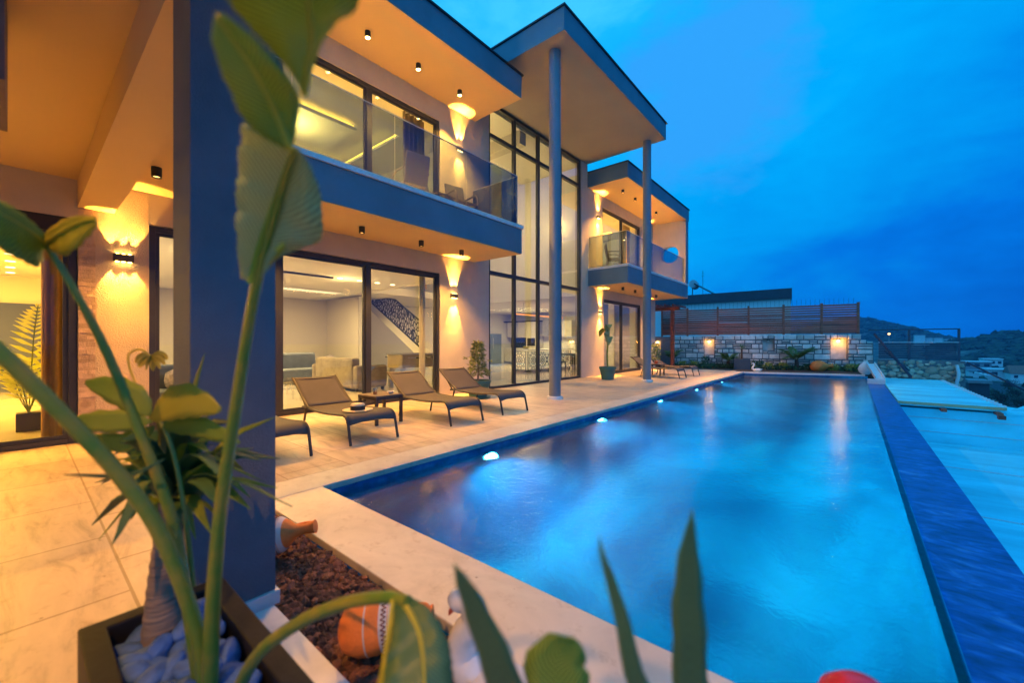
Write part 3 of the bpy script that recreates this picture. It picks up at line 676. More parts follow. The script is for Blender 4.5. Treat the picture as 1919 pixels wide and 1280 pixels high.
# sofas
def sofa(loc, rz, w, mat, label, grp=None, d=.95, hb=.85):
    t = empty('sofa', (0, 0, 0), label, 'sofa', grp)
    B(-w / 2 + .2, w / 2 - .2, -d / 2, d / 2 - .25, .08, .44).build('seat', mat, t, bevel=.05)
    B(-w / 2 + .2, w / 2 - .2, d / 2 - .248, d / 2, .08, hb).build('backrest', mat, t, bevel=.06)
    for s in (-1, 1): B(s * (w / 2 - .1) - .098, s * (w / 2 - .1) + .098, -d / 2, d / 2, .08, .66).build('armrest', mat, t, bevel=.06)
    for a in (-1, 1):
        for b in (-1, 1): B(a * (w / 2 - .12) - .03, a * (w / 2 - .12) + .03, b * (d / 2 - .08) - .03, b * (d / 2 - .08) + .03, 0.004, .079).build('leg', 'black', t)
    t.location = loc; t.rotation_euler.z = rz; return t
sofa((-13.4, 5.55, 0), R(95), 1.9, 'bluesofa', 'slate blue sofa seen from behind through the lounge glass', hb=.92)
sofa((-10.6, 5.75, 0), R(185), 2.1, 'sofa', 'taupe sectional sofa standing near the lounge door mullion')
sofa((-9.0, 1.9, 0), R(60), 1.5, 'bluesofa', 'grey sofa behind the narrow window left of the pillar')
cu = MB().blob((-11.95, 5.9, .66), (.12, .24, .22), .1, 2).build('cushion', 'cushion', smooth=True); tag(cu, 'patterned scatter cushion propped between the two sofas', 'cushion')
cu = MB().blob((-8.75, 1.75, .62), (.12, .24, .22), .1, 2).build('cushion', 'cushion', smooth=True); tag(cu, 'pale cushion on the sofa behind the narrow window', 'cushion')
# table football
t = empty('football_table', (-9.55, 7.1, 0), 'table football game standing inside the lounge door', 'football table')
B(-9.9, -9.2, 6.5, 7.7, .56, .92).build('cabinet', 'foos', t, bevel=.01)
MB().box(-9.93, -9.17, 6.47, 6.56, .922, .95).box(-9.93, -9.17, 7.64, 7.73, .922, .95).box(-9.93, -9.86, 6.56, 7.64, .922, .95).box(-9.24, -9.17, 6.56, 7.64, .922, .95).build('rim', 'silver', t)
for x in (-9.84, -9.26):
    for y in (6.57, 7.63): B(x - .05, x + .05, y - .05, y + .05, .004, .559).build('leg', 'silver', t)
for k in range(8):
    y = 6.68 + .12 * k; q = MB().cyl((-10.15, y, .84), (-9.0, y, .84), .008, 8).build('rod', 'silver', t)
    x = -8.93 if k % 2 else -10.22; MB().cyl((x - .06, y, .84), (x + .06, y, .84), .018, 8).build('handle', 'black', q)
# staircase
t = empty('staircase', (-12.5, 9.6, 0), 'white staircase with dark leaf lattice railing behind the lounge', 'staircase')
st = MB(); n = 17; x0, x1 = -10.2, -15.4
prof = []
for k in range(n):
    xa = x0 + (x1 - x0) * k / n; xb = x0 + (x1 - x0) * (k + 1) / n; z = 2.95 * (k + 1) / n; prof += [(xa, z), (xb, z)]
poly = [(x0, 0)] + prof + [(x1, 2.6), (x0 - .75, 0)]
m = len(poly); st.v = [(x, 9.3, z) for x, z in poly] + [(x, 10.2, z) for x, z in poly]
st.f = [tuple(range(m)), tuple(reversed(range(m, 2 * m)))] + [(i, i + m, (i + 1) % m + m, (i + 1) % m) for i in range(m)]
st.build('flight', 'white', t)
def lattice_shader():
    m_, nt, b = new('leaf_lattice'); b.inputs['Base Color'].default_value = (.02, .035, .06, 1); b.inputs['Roughness'].default_value = .5
    vo = N(nt, 'ShaderNodeTexVoronoi', feature='DISTANCE_TO_EDGE', Scale=7.5); nt.links.new(coords(nt, (1.3, 1, .8), (0, .5, 0)), vo.inputs['Vector'])
    lt = N(nt, 'ShaderNodeMath', operation='LESS_THAN'); lt.inputs[1].default_value = .085; nt.links.new(vo.outputs['Distance'], lt.inputs[0]); nt.links.new(lt.outputs[0], b.inputs['Alpha']); return m_
LAT = lattice_shader()
rl = MB(); zf = lambda x: 2.95 * (x - x0) / (x1 - x0)
rl.v = [(-12.0, 9.27, zf(-12.0) + .02), (-15.2, 9.27, zf(-15.2) + .02), (-15.2, 9.27, zf(-15.2) + .3), (-13.6, 9.27, zf(-13.6) + .98), (-12.0, 9.27, zf(-12.0) + .98)]
rl.v += [(x, 9.285, z) for x, y, z in rl.v]; rl.f = [(0, 1, 2, 3, 4), (9, 8, 7, 6, 5)] + [(i, i + 5, (i + 1) % 5 + 5, (i + 1) % 5) for i in range(5)]
r_ = rl.build('railing', LAT, t)
e = MB()
for i in range(5): e.bar(rl.v[i], rl.v[(i + 1) % 5], .04)
e.build('railing_frame', 'lattice', r_)
lamp('POINT', 'stair_light', (-11.0, 8.9, 2.2), AMBER, 60, .1)
# hall lamps and their visible bulbs
for i, (x, y, z, l) in enumerate(((-8.3, 8.05, 6.25, 'small bright wall spot at the left edge of the tall glazing'), (-9.4, 9.35, 5.2, 'bright bulb hanging in the hall by the balcony glass corner'), (-8.4, 12.6, 5.7, 'small bulb high in the hall near the right mullion'), (-9.9, 10.7, 5.3, 'pair of small hall bulbs seen beside the column'))):
    t = empty('hall_lamp', (x, y, z), l, 'lamp', 'bulbs in the hall')
    MB().blob((x, y, z), (.035, .035, .045), 0, 2).build('bulb', 'lamp', t, smooth=True)
    MB().cyl((x, y, z + .04), (x, y, 7.64), .004, 6).build('cord', 'black', t)
    lamp('POINT', 'hall_light', (x - .15, y, z - .1), (1, .62, .18), 25 if y > 12 else 75, .06)
lamp('AREA', 'hall_ceiling_light', (-10.5, 10.3, 7.5), (1, .70, .30), 110, sx=2, sy=2)
# long curtain panel in the hall
def curtain(y0, y1, x, z0, z1, mat, label, amp=.05, wav=.16, along='y', flare=0):
    c = MB(); n = max(24, int((y1 - y0) / wav * 10)); rows = 8
    for j in range(rows):
        f = j / (rows - 1); z = z1 + (z0 - z1) * f
        for i in range(n):
            s = i / (n - 1); u = y0 + (y1 - y0) * s * (1 + flare * f * f); c.v.append((x + amp * math.sin(2 * math.pi * (u - y0) / wav + .6 * f) * (1 + .3 * f), u, z))
    for j in range(rows - 1):
        for i in range(n - 1): c.f.append((j * n + i, j * n + i + 1, (j + 1) * n + i + 1, (j + 1) * n + i))
    o = c.build('curtain', mat, smooth=True, angle=180, solid=.006); return tag(o, label, 'curtain', 'curtains behind the glass')
curtain(9.6, 10.0, -12.6, 3.3, 6.9, 'curtain', 'narrow ochre curtain panel hanging high in the glazed hall')
curtain(.17, .44, -7.85, .02, 2.62, 'curtain', 'ochre curtain drawn beside the glass door left of the stone strip', .045, .11, flare=-.3)
curtain(5.55, 6.15, -7.85, 3.92, 6.5, 'greycurtain', 'grey curtain behind the near balcony door', .05, .12)
curtain(6.0, 6.2, -7.85, .02, 2.85, 'palecurtain', 'pale curtain at the right end of the lounge door', .03, .07)
curtain(16.3, 17.85, -7.9, .02, 2.85, 'palecurtain', 'wide pale curtain behind the far ground floor door', .04, .14)
curtain(15.1, 15.75, -7.9, .02, 2.85, 'palecurtain', 'pale curtain left of the mullion of the far ground floor door', .04, .14)
curtain(17.2, 17.85, -7.9, 3.92, 6.5, 'curtain', 'ochre curtain behind the far balcony door', .04, .12)
# kitchen
t = empty('kitchen_island', (-10.6, 15, 0), 'kitchen island with lit rosette lattice front and white top', 'kitchen island')
B(-11.2, -10.42, 13.47, 17.0, .10, .86).build('body', 'panel' if False else emit('glowing_cream_panel', (1, .74, .38), .75), t)  # whole body glows on its own to brighten the lattice front
B(-11.28, -10.34, 13.39, 17.08, .91, .95).build('worktop', 'porcelain', t, bevel=.005)
B(-11.15, -10.47, 13.52, 16.95, .004, .099).build('plinth', 'black', t)
def rosette_panel(mb, o, ux, w, h):
    o = Vector(o); ux = Vector(ux); nrm = ux.cross(Vector((0, 0, 1)))
    def seg(a, b, wd):
        p = o + ux * a[0] + Vector((0, 0, a[1])); q = o + ux * b[0] + Vector((0, 0, b[1])); mb.bar(p, q, wd, .012, nrm.cross(q - p).normalized())
    def ring(cx, cz, r, wd, n=16):
        for k in range(n):
            a, b = 2 * math.pi * k / n, 2 * math.pi * (k + 1) / n
            P = (cx + r * math.cos(a), cz + r * math.sin(a)); Q = (cx + r * math.cos(b), cz + r * math.sin(b))
            if all(0 <= p[0] <= w and 0 <= p[1] <= h for p in (P, Q)): seg(P, Q, wd)
    W8 = .6
    for a, b in (((0, .02), (w, .02)), ((0, h - .02), (w, h - .02)), ((.02, 0), (.02, h)), ((w - .02, 0), (w - .02, h))): seg(a, b, .045)
    step = h * .86; k = 0
    cx = w / 2 if w < 1 else h * .5
    while cx < w + .1:
        for r, wd in ((.36 * h, .014), (.20 * h, .018), (.07 * h, .04)): ring(cx, h / 2, r, wd)
        for k in range(12):
            a = 2 * math.pi * k / 12; P = (cx + .07 * h * math.cos(a), h / 2 + .07 * h * math.sin(a)); Q = (cx + .36 * h * math.cos(a), h / 2 + .36 * h * math.sin(a))
            if 0 <= Q[0] <= w: seg(P, Q, .011)
            ring(cx + .42 * h * math.cos(a + .26), h / 2 + .42 * h * math.sin(a + .26), .055 * h, .012, 8)
        cx += step
lp = MB(); rosette_panel(lp, (-11.18, 13.455, .10), (1, 0, 0), .74, .78); lp.build('lattice_panel', 'bronze', t)
lp = MB(); rosette_panel(lp, (-10.405, 13.50, .10), (0, 1, 0), 3.4, .78); lp.build('lattice_panel', 'bronze', t)
t = empty('kitchen_units', (-14, 19, 0), 'cream kitchen wall units and tall cupboards behind the island', 'kitchen units')
B(-16.3, -11.0, 18.85, 19.45, .1, .88).build('base_cabinet', 'cabinet', t); B(-16.3, -10.98, 18.83, 19.45, .882, .92).build('worktop', 'porcelain', t)
for x in (-16.2, -15.4, -13.15, -12.4): B(x + .005, x + .735, 19.0, 19.45, 1.55, 2.45).build('wall_cabinet', 'cabinet', t)
B(-14.6, -13.85, 18.8, 19.45, .93, 2.45).build('tall_cabinet', 'cabinet', t)
B(-16.3, -14.62, 19.46, 19.49, .93, 1.54).build('splashback', 'darkglass', t)
B(-16.3, -13.8, 18.78, 19.45, 2.455, 2.52).build('cornice', 'bronze', t)
B(-14.5, -13.95, 18.77, 18.799, 1.05, 1.5).build('oven', 'black', t)
MB().box(-13.6, -13.2, 19.05, 19.45, 1.75, 2.6).box(-13.8, -13.16, 18.9, 19.45, 1.62, 1.749).build('cooker_hood', 'silver', t)
lamp('AREA', 'kitchen_light', (-12.5, 16, 2.85), (1, .70, .30), 430, sx=2.5, sy=2.5)
t = empty('fridge', (-16.0, 17.5, 0), 'tall blue grey fridge left of the kitchen units', 'fridge')
B(-16.38, -15.7, 17.1, 17.9, .02, 1.75).build('body', 'fridge', t, bevel=.02); B(-15.69, -15.67, 17.15, 17.18, .9, 1.5).build('handle', 'silver', t)
t = empty('linear_lamp', (-11, 15, 2.6), 'long orange linear lamp hanging over the kitchen island', 'pendant lamp')
B(-10.9, -10.8, 13.3, 16.8, 2.42, 2.47).build('tube', emit('orange_tube', (1, .35, .05), 1.6), t)
for y in (13.8, 16.3): MB().cyl((-10.85, y, 2.47), (-10.85, y, 2.95), .006, 6).build('cord', 'black', t)
t = empty('dining_table', (-9.3, 15.3, 0), 'dark dining table behind the right pane of the tall glazing', 'dining table')
B(-9.8, -8.8, 14.6, 16.0, .72, .76).build('top', 'black', t)
for x in (-9.72, -8.88):
    for y in (14.7, 15.9): B(x - .03, x + .03, y - .03, y + .03, .004, .719).build('leg', 'black', t)
def dchair(x, y, rz, label):
    t = empty('dining_chair', (0, 0, 0), label, 'chair', 'dining chairs')
    B(-.23, .23, -.23, .23, .42, .48).build('seat', 'bluesofa', t, bevel=.02); B(-.23, .23, .19, .25, .481, .95).build('backrest', 'bluesofa', t, bevel=.03)
    for a in (-1, 1):
        for b in (-1, 1): B(a * .2 - .018, a * .2 + .018, b * .2 - .018, b * .2 + .018, .004, .419).build('leg', 'black', t)
    t.location = (x, y, 0); t.rotation_euler.z = rz
dchair(-9.3, 14.15, R(180), 'slate dining chair at the near end of the dining table'); dchair(-8.45, 15.0, R(-90), 'slate dining chair on the window side of the dining table')
t = empty('plate_stack', (-10.8, 13.9, .95), 'yellowish fruit dish on the kitchen island', 'dish')
for k in range(6): MB().blob((-10.8 + .07 * math.cos(k), 13.9 + .09 * math.sin(k * 1.1), 1.03 + .02 * (k % 2)), (.05, .05, .05), .1, 2).build('fruit', 'yellowleaf', t, smooth=True)
MB().lathe([(.05, 0), (.16, .05), (.165, .055), (.05, .012)], (-10.8, 13.9, .951), 20).build('bowl', 'porcelain', t, smooth=True)
# room left of the terrace: ceiling spots, indoor palm
for k, (x, y) in enumerate(((-11.3, -.10), (-12.4, -.12), (-13.5, -.13), (-14.6, -.14), (-15.7, -.15))):
    o = MB().lathe([(.07, 0), (.075, -.012), (.001, -.012)], (x, y, 2.951), 16).build('recessed_spot', 'panel'); tag(o, ('nearest', 'second', 'middle', 'fourth', 'farthest')[k] + ' glowing ceiling spot of the row inside the left room', 'ceiling spot', 'row of ceiling spots in the left room')
lamp('AREA', 'left_room_light', (-12.5, -1.6, 2.9), (1, .52, .06), 1300, sx=3, sy=1.5)
def frond(mb, base, tip, sag, n, ll, wd, rg):
    base = Vector(base); tip = Vector(tip); mid = (base + tip) / 2 + Vector((0, 0, sag)); pts = bez([base, mid, tip], 18)
    for i in range(3, 18):
        d = (pts[min(i + 1, 17)] - pts[i - 1]).normalized(); sd = d.cross(Vector((0, 0, 1))).normalized(); f = i / 17; L = ll * (math.sin(math.pi * (.12 + .86 * f)) ** .7)
        for s in (-1, 1):
            dd = (sd * s + d * .75 + Vector((0, 0, -.18 + .1 * rg.random()))).normalized() * L; e = d * wd
            mb.add([pts[i] - e * .3, pts[i] + dd * .5 - e * .9, pts[i] + dd, pts[i] + dd * .5 + e * .9, pts[i] + e * .3], [(0, 1, 2, 3, 4)])
    return pts
t = empty('indoor_palm', (-9.0, .08, 0), 'feathery indoor palm in a square pot behind the left glass door', 'palm')
MB().box(-9.12, -8.88, -.04, .20, .004, .26).build('pot', 'black', t, bevel=.01)
r5 = random.Random(4)
for a, rr_, h in ((10, .45, 1.75), (75, .5, 1.45), (140, .6, 1.5), (200, .5, 1.05), (250, .65, 1.2), (310, .6, 1.35), (345, .7, .85)):
    f = MB(); tip = (-9.0 + rr_ * math.cos(R(a)), .08 + rr_ * math.sin(R(a)), h); p = frond(f, (-9.0, .08, .25), tip, .25, 18, .26, .034, r5); fo = f.build('frond', 'areca', t); MB().tube(p, .007, 6).build('stalk', 'stem', fo)
t = empty('indoor_plant', (-8.2, 2.05, 0), 'broad leaved plant behind the narrow window left of the pillar', 'plant')
for k in range(5):
    a = k * 1.3; f = MB(); frond(f, (-8.2, 2.05, .5), (-8.2 + .35 * math.cos(a), 2.05 + .35 * math.sin(a), 1.5 + .12 * k), .2, 18, .2, .02, r5); f.build('frond', 'palmleaf', t)
MB().lathe([(.12, 0), (.16, .5), (.14, .5), (.001, .46)], (-8.2, 2.05, .004), 20).build('pot', 'black', t)
lamp('POINT', 'left_lounge_light', (-9.5, 2.4, 2.6), ROOMW, 30, .1)

# ------------------------------------------------------------------ sun loungers (foot at the pool side, local x runs towards the house)
def make_lounger():
    t = empty('sun_lounger', (0, 0, 0)); W = .31
    top = bez([(.055, 0, .235), (.10, 0, .315), (.19, 0, .352), (.40, 0, .338), (.75, 0, .318), (1.10, 0, .325), (1.24, 0, .345)], 22)
    bk = bez([(1.25, 0, .35), (1.45, 0, .47), (1.68, 0, .64), (1.80, 0, .72)], 12)
    for s in (-1, 1):
        y = s * (W + .012)
        MB().tube([(0.0, y, .004), (.05, y, .20)] + [(p.x, y, p.z) for p in top[1:]] + [(1.42, y, .335)], .017, 8).build('side_rail', 'lframe', t, smooth=True)
        MB().tube([(p.x, y, p.z) for p in bk], .016, 8).build('back_rail', 'lframe', t, smooth=True)
        MB().tube([(1.30, y, .33), (1.36, y, .16), (1.40, y, .004)], .016, 8).build('leg', 'lframe', t, smooth=True)
        MB().tube([(1.06, y * .93, .31), (1.02, y * .93, .16), (.99, y * .93, .06)], .013, 8).build('leg', 'lframe', t, smooth=True) if False else None
        MB().bar((1.62, y * .9, .58), (1.40, y * .9, .33), .02).build('back_strut', 'lframe', t)
    MB().tube([(1.40, -W, .335), (1.40, W, .335)], .014, 8).box(1.75, 1.78, -W, W, .68, .70).build('crossbar', 'lframe', t)
    def sheet(pts, droop=0, foot=0):
        m = MB(); n = 13
        for i, p in enumerate(pts):
            for k in range(n):
                a = 2 * k / (n - 1) - 1; z = p.z - droop * (1 - a * a) * min(1, i / 3)
                if foot and i == 0: z = p.z + foot * (1 - a * a)
                m.v.append((p.x, a * W, z + .004))
        for i in range(len(pts) - 1):
            for k in range(n - 1): q = i * n + k; m.f.append((q, q + 1, q + n + 1, q + n))
        return m
    sheet(top, .006, .035).build('seat_sling', 'sling', t, smooth=True, solid=.007)
    sheet(bk, .012).build('back_sling', 'sling', t, smooth=True, solid=.007)
    return t
LG = make_lounger(); grp = 'brown sling sun loungers on the terrace'
SP = [(-4.56, 1.72, 0, 'sun lounger mostly hidden behind the grey pillar, only its foot end showing'),
      (-4.62, 2.86, 2, 'sun lounger with the straw hat lying on it'),
      (-4.55, 4.40, 3, 'sun lounger to the right of the small brown table, between two others'),
      (-4.58, 5.60, 3, 'sun lounger in front of the potted ficus, nearest the round column'),
      (-4.55, 14.75, 2, 'far sun lounger with its backrest showing left of the slim column'),
      (-4.50, 16.2, 2, 'farthest sun lounger, flat foot end showing beyond the small far table')]
for i, (x, y, a, l) in enumerate(SP):
    o = LG if i == 0 else copy_tree(LG); o.location = (x, y, 0); o.rotation_euler.z = R(180 - a); tag(o, l, 'sun lounger', grp)
def make_table():
    t = empty('side_table', (0, 0, 0))
    tp = B(-.24, .24, -.24, .24, .425, .445).build('tabletop', 'tabletop', t, bevel=.003)
    MB().box(-.24, .24, -.24, -.215, .385, .4245).box(-.24, .24, .215, .24, .385, .4245).box(-.24, -.215, -.215, .215, .385, .4245).box(.215, .24, -.215, .215, .385, .4245).build('apron', 'lframe', t)
    for a in (-1, 1):
        for b in (-1, 1): B(a * .22 - .02, a * .22 + .02, b * .22 - .02, b * .22 + .02, .004, .3845).build('leg', 'lframe', t)
    return t
T1 = make_table(); T2 = copy_tree(T1)
for o, x, y, l in ((T1, -5.70, 3.62, 'small square brown table with tumblers between two near loungers'), (T2, -5.75, 15.45, 'small far table with a red pot on it between the far loungers')):
    o.location = (x, y, 0); o.rotation_euler.z = R(2); tag(o, l, 'side table', 'small tables between the loungers')
def tumbler(x, y, l):
    t = empty('tumbler', (x, y, .446), l, 'glass', 'tumblers on the near table')
    MB().lathe([(.028, 0), (.036, .09), (.034, .09), (.027, .008), (.001, .008)], (x, y, .446), 18, caps=False).build('cup', glassmat('clear_glass', (.9, .9, .88), 1, 0, .12), t, smooth=True)
    MB().lathe([(.026, .010), (.031, .045), (.001, .045)], (x, y, .446), 18).build('drink', pm('amber_drink', (.4, .16, .03), .1), t, smooth=True)
tumbler(-5.66, 3.50, 'amber filled tumbler on the left of the near table'); tumbler(-5.78, 3.58, 'amber filled tumbler behind, beside the white bowl')
bw = MB().lathe([(.025, 0), (.055, .035), (.058, .036), (.03, .006), (.001, .006)], (-5.58, 3.72, .446), 20).build('bowl', 'porcelain', smooth=True); tag(bw, 'small white bowl on the near brown table', 'bowl')
fp = empty('flower_pot', (-5.75, 15.45, .446), 'small orange red pot on the far table', 'pot')
MB().lathe([(.05, 0), (.075, .10), (.068, .10), (.001, .085)], (-5.75, 15.45, .446), 18).build('pot', 'toypink', fp, smooth=True)
m = MB(); r6 = random.Random(8); sprig(m, (-5.75, 15.45, .55), 150, .16, .62, .10, r6); m.build('foliage', 'ficus', fp)
# straw hat on the second lounger
hz = .352; hx, hy = -5.02, 2.85
t = empty('straw_hat', (hx, hy, hz), 'pale straw boater with a dark ribbon lying on a lounger', 'hat')
MB().lathe([(.001, 0), (.085, .002), (.19, .010), (.19, .016), (.092, .012)], (hx, hy, hz), 36, caps=False).build('brim', 'straw', t, smooth=True)
MB().lathe([(.092, .010), (.088, .085), (.075, .095), (.001, .092)], (hx, hy, hz), 32, caps=False).build('crown', 'straw', t, smooth=True, angle=60)
MB().lathe([(.0945, .014), (.0915, .066), (.090, .066)], (hx, hy, hz), 32, caps=False).build('ribbon', 'ribbon', t, smooth=True)

def balcony_chair(x, y, z, rz, mat, label):
    t = empty('balcony_chair', (0, 0, 0), label, 'chair', 'rattan armchairs on the balconies')
    B(-.26, .26, -.25, .25, .40, .45).build('seat', mat, t, bevel=.02)
    m = MB(); m.obox((0, .29, .70), (.25, 0, 0), (0, .02, 0), (0, .06, .27)); m.build('backrest', mat, t, bevel=.02)
    for s in (-1, 1):
        MB().tube(bez([(s * .27, -.22, .0), (s * .28, -.22, .40), (s * .28, -.18, .64), (s * .28, .05, .67), (s * .27, .27, .66)], 14), .022, 8).build('armrest', mat, t, smooth=True)
        MB().tube([(s * .25, .24, .42), (s * .27, .33, 0)], .02, 8).build('leg', mat, t)
    t.location = (x, y, z); t.rotation_euler.z = R(rz)
balcony_chair(-6.75, 4.95, 3.905, -100, 'whiterattan', 'pale rattan armchair behind the near balcony glass')
balcony_chair(-6.75, 6.35, 3.905, 80, 'rattan', 'dark rattan armchair at the right end of the near balcony')
balcony_chair(-6.80, 14.1, 3.905, 125, 'rattan', 'grey rattan armchair on the far balcony')
t = empty('balcony_table', (-6.7, 5.65, 3.905), 'dark low table between the near balcony armchairs', 'table')
B(-6.95, -6.45, 5.4, 5.9, 4.28, 4.31).build('tabletop', 'rattan', t)
for a in (-6.9, -6.5):
    for b in (5.45, 5.85): B(a - .02, a + .02, b - .02, b + .02, 3.905, 4.279).build('leg', 'rattan', t)
# ------------------------------------------------------------------ potted plants by the wall
def pot(t, c, r, h):
    p = MB().lathe([(r * .68, 0), (r * .92, h * .8), (r, h * .82), (r, h), (r * .90, h), (r * .86, h * .86)], c, 32, caps=False).build('pot', 'greenpot', t, smooth=True)
    MB().lathe([(.001, 0), (r * .86, 0), (r * .86, .01), (.001, .012)], (c[0], c[1], c[2] + h * .87), 24, caps=False).build('soil', 'soil', t)
    return p
px, py = -6.52, 6.62
t = empty('potted_ficus', (px, py, 0), 'bushy variegated ficus in a round green pot beside the lounge door', 'potted plant')
MB().lathe([(.25, 0), (.30, .03), (.28, .03), (.001, .012)], (px, py, .003), 28).build('saucer', 'greenpot', t, smooth=True)
pot(t, (px, py, .03), .295, .37)
MB().tube([(px, py, .33), (px + .02, py, .6), (px - .01, py, 1.0)], [.02, .016, .008], 8).build('trunk', 'trunk', t)
m = MB(); r7 = random.Random(12)
for k in range(620):
    h = r7.random(); rad = .21 * (1 - .62 * h) * (.45 + .55 * r7.random()); a = r7.random() * 6.283
    p = Vector((px + rad * math.cos(a), py + rad * math.sin(a), .50 + .76 * h)); d = (Vector((math.cos(a), math.sin(a), r7.gauss(-.1, .5)))).normalized() * (.08 + .05 * r7.random()); e = d.cross(Vector((r7.gauss(0, .4), r7.gauss(0, .4), 1))).normalized() * .026
    m.add([p, p + d * .35 + e, p + d, p + d * .35 - e], [(0, 1, 2, 3)])
for a, h in ((0.2, .62), (2.8, .62), (1.2, .58), (-1.2, .66), (3.6, .9), (.4, .85)):
    q = Vector((px + .30 * math.cos(a), py + .30 * math.sin(a), h)); m.tube([(px, py, h + .05), q], .004, 5)
    for k in range(7):
        d = Vector((r7.gauss(0, 1), r7.gauss(0, 1), r7.gauss(-.2, .6))).normalized() * .075; e = d.orthogonal().normalized() * .02; m.add([q, q + d * .4 + e, q + d, q + d * .4 - e], [(0, 1, 2, 3)])
m.build('foliage', 'ficus', t)
px, py = -6.40, 12.75
t = empty('potted_leaf_plant', (px, py, 0), 'tall drooping pale leaf plant in a green pot by the far wall lamp', 'potted plant')
pot(t, (px, py, .003), .29, .43)
st_ = bez([(px, py, .38), (px - .02, py, .8), (px + .02, py - .03, 1.3), (px + .0, py - .02, 1.72)], 10)
MB().tube(st_, [.028] * 6 + [.022, .018, .014, .010], 8).build('stalk', 'stem', t, smooth=True)
def leafstrip(mb, mid, wid, side, cup=.12, skew=0):
    n = len(mid); mid = [Vector(p) for p in mid]; L = []; Rr = []; NN = []
    for i in range(n):
        d = (mid[min(i + 1, n - 1)] - mid[max(i - 1, 0)]).normalized(); s = Vector(side); s = (s - d * s.dot(d)).normalized()
        w = wid[i] if hasattr(wid, '__len__') else wid * math.sin(math.pi * min(1, (i + .25) / (n - .5))) ** .75
        wob = 1 + .08 * math.sin(i * 1.9 + skew)
        L.append(mid[i] - s * w * wob); Rr.append(mid[i] + s * w / wob); NN.append(s.cross(d).normalized())
    return mb.strip(mid, L, Rr, cup, NN)
for pts_, w_, mt in (([(px, py, 1.55), (px + .02, py - .05, 1.75), (px + .10, py - .10, 1.86), (px + .16, py - .14, 1.74)], .12, 'leafpale'), ([(px, py, 1.6), (px - .06, py - .05, 1.72), (px - .2, py - .08, 1.62), (px - .26, py - .08, 1.45)], .09, 'leafyellow'),
                    ([(px, py, 1.15), (px + .10, py - .06, 1.45), (px + .11, py - .1, 1.35), (px + .08, py - .1, 1.15)], .10, 'leafpale'), ([(px, py, 1.2), (px + .02, py - .10, 1.55), (px + .05, py - .16, 1.60), (px + .1, py - .2, 1.5)], .11, 'leafpale')):
    m = MB(); leafstrip(m, bez(pts_, 12), w_, (RGT.x, RGT.y, .2), .1); m.build('leaf', mt, t, smooth=True, solid=.003)

# ------------------------------------------------------------------ pool lamps
for i, y in enumerate((3.79, 6.75, 9.71, 12.65, 15.6)):
    t = empty('pool_lamp', (PX0, y, -.36), ('nearest', 'second', 'third', 'fourth', 'farthest')[i] + ' glowing underwater lamp along the house side of the pool', 'pool lamp', 'underwater lamps of the pool')
    rot = Matrix.Rotation(R(90), 3, 'Y')
    MB().lathe([(.135, .001), (.135, .018), (.105, .026), (.105, .006)], (PX0, y, -.36), 28, rot, caps=False).build('rim', 'porcelain', t, smooth=True)
    MB().lathe([(.001, .024), (.09, .020), (.104, .008)], (PX0, y, -.36), 28, rot, caps=False).build('lens', 'underwater', t, smooth=True)
    lamp('SPOT', 'pool_lamp_beam', (PX0 + .06, y, -.36), (.05, .82, 1), 370, .06, 165, .5, (1, 0, -.30))

# ------------------------------------------------------------------ far stone wall with lit niches
NI = []
def s_of(pxl):  # where the sight line of a photo column meets the wall (used once to space the niches)
    d = FWD + RGT * ((pxl - 959.5) / 768); a = WA - CAM; den = d.x * WD.y - d.y * WD.x
    t = (a.x * WD.y - a.y * WD.x) / den; return (CAM + d * t - WA).dot(WD)
NI = [(s_of(1231.5), .36, .62, .74, 1), (s_of(1329), .46, .62, .78, 1), (s_of(1440), .46, .86, .55, 0), (s_of(1572), .62, .50, .92, 1)]
NIB = [(s - w_ / 2, s + w_ / 2, z0, z0 + h) for s, w_, z0, h, lit in NI]
wall = empty('stone_wall', WA, 'pale coursed limestone garden wall with lit niches beyond the pool', 'wall')
r8 = random.Random(21); sb = MB(); WH = 1.58
def top_at(s): return WH + .10 * s / WL if s < WL - .42 else WH - .27
jz = lambda: r8.uniform(0, .02)
def blk(s0, s1, z0, z1):
    g = r8.uniform(.006, .014); p = r8.uniform(.0, .03)
    a, b = wp(s0 + g, 0), wp(s1 - g, 0); f = WN * (.05 + p); bv = .022; fi = WN * .0
    e = WD * bv
    sb.add([a + fi + Vector((0, 0, z0 + g)), b + fi + Vector((0, 0, z0 + g)), b + fi + Vector((0, 0, z1 - g)), a + fi + Vector((0, 0, z1 - g)),
            a + f + e + Vector((0, 0, z0 + g + bv + jz())), b + f - e + Vector((0, 0, z0 + g + bv + jz())), b + f - e + Vector((0, 0, z1 - g - bv - jz())), a + f + e + Vector((0, 0, z1 - g - bv - jz()))],
           [(4, 5, 6, 7), (0, 1, 5, 4), (1, 2, 6, 5), (2, 3, 7, 6), (3, 0, 4, 7)])
z = 0; CH = [.25, .20, .27, .22, .24, .19, .26, .21]
def split_cut(s0, s1, z0, z1):
    for a, b, c, d in NIB:
        if s0 < b and s1 > a and z0 < d - .02 and z1 > c + .02:
            if a - s0 > .05: split_cut(s0, a, z0, z1)
            if s1 - b > .05: split_cut(b, s1, z0, z1)
            if c - z0 > .05: split_cut(max(s0, a), min(s1, b), z0, c)
            if z1 - d > .05: split_cut(max(s0, a), min(s1, b), d, z1)
            return
    if s1 - s0 > .03: blk(s0, s1, z0, z1)
ci = 0
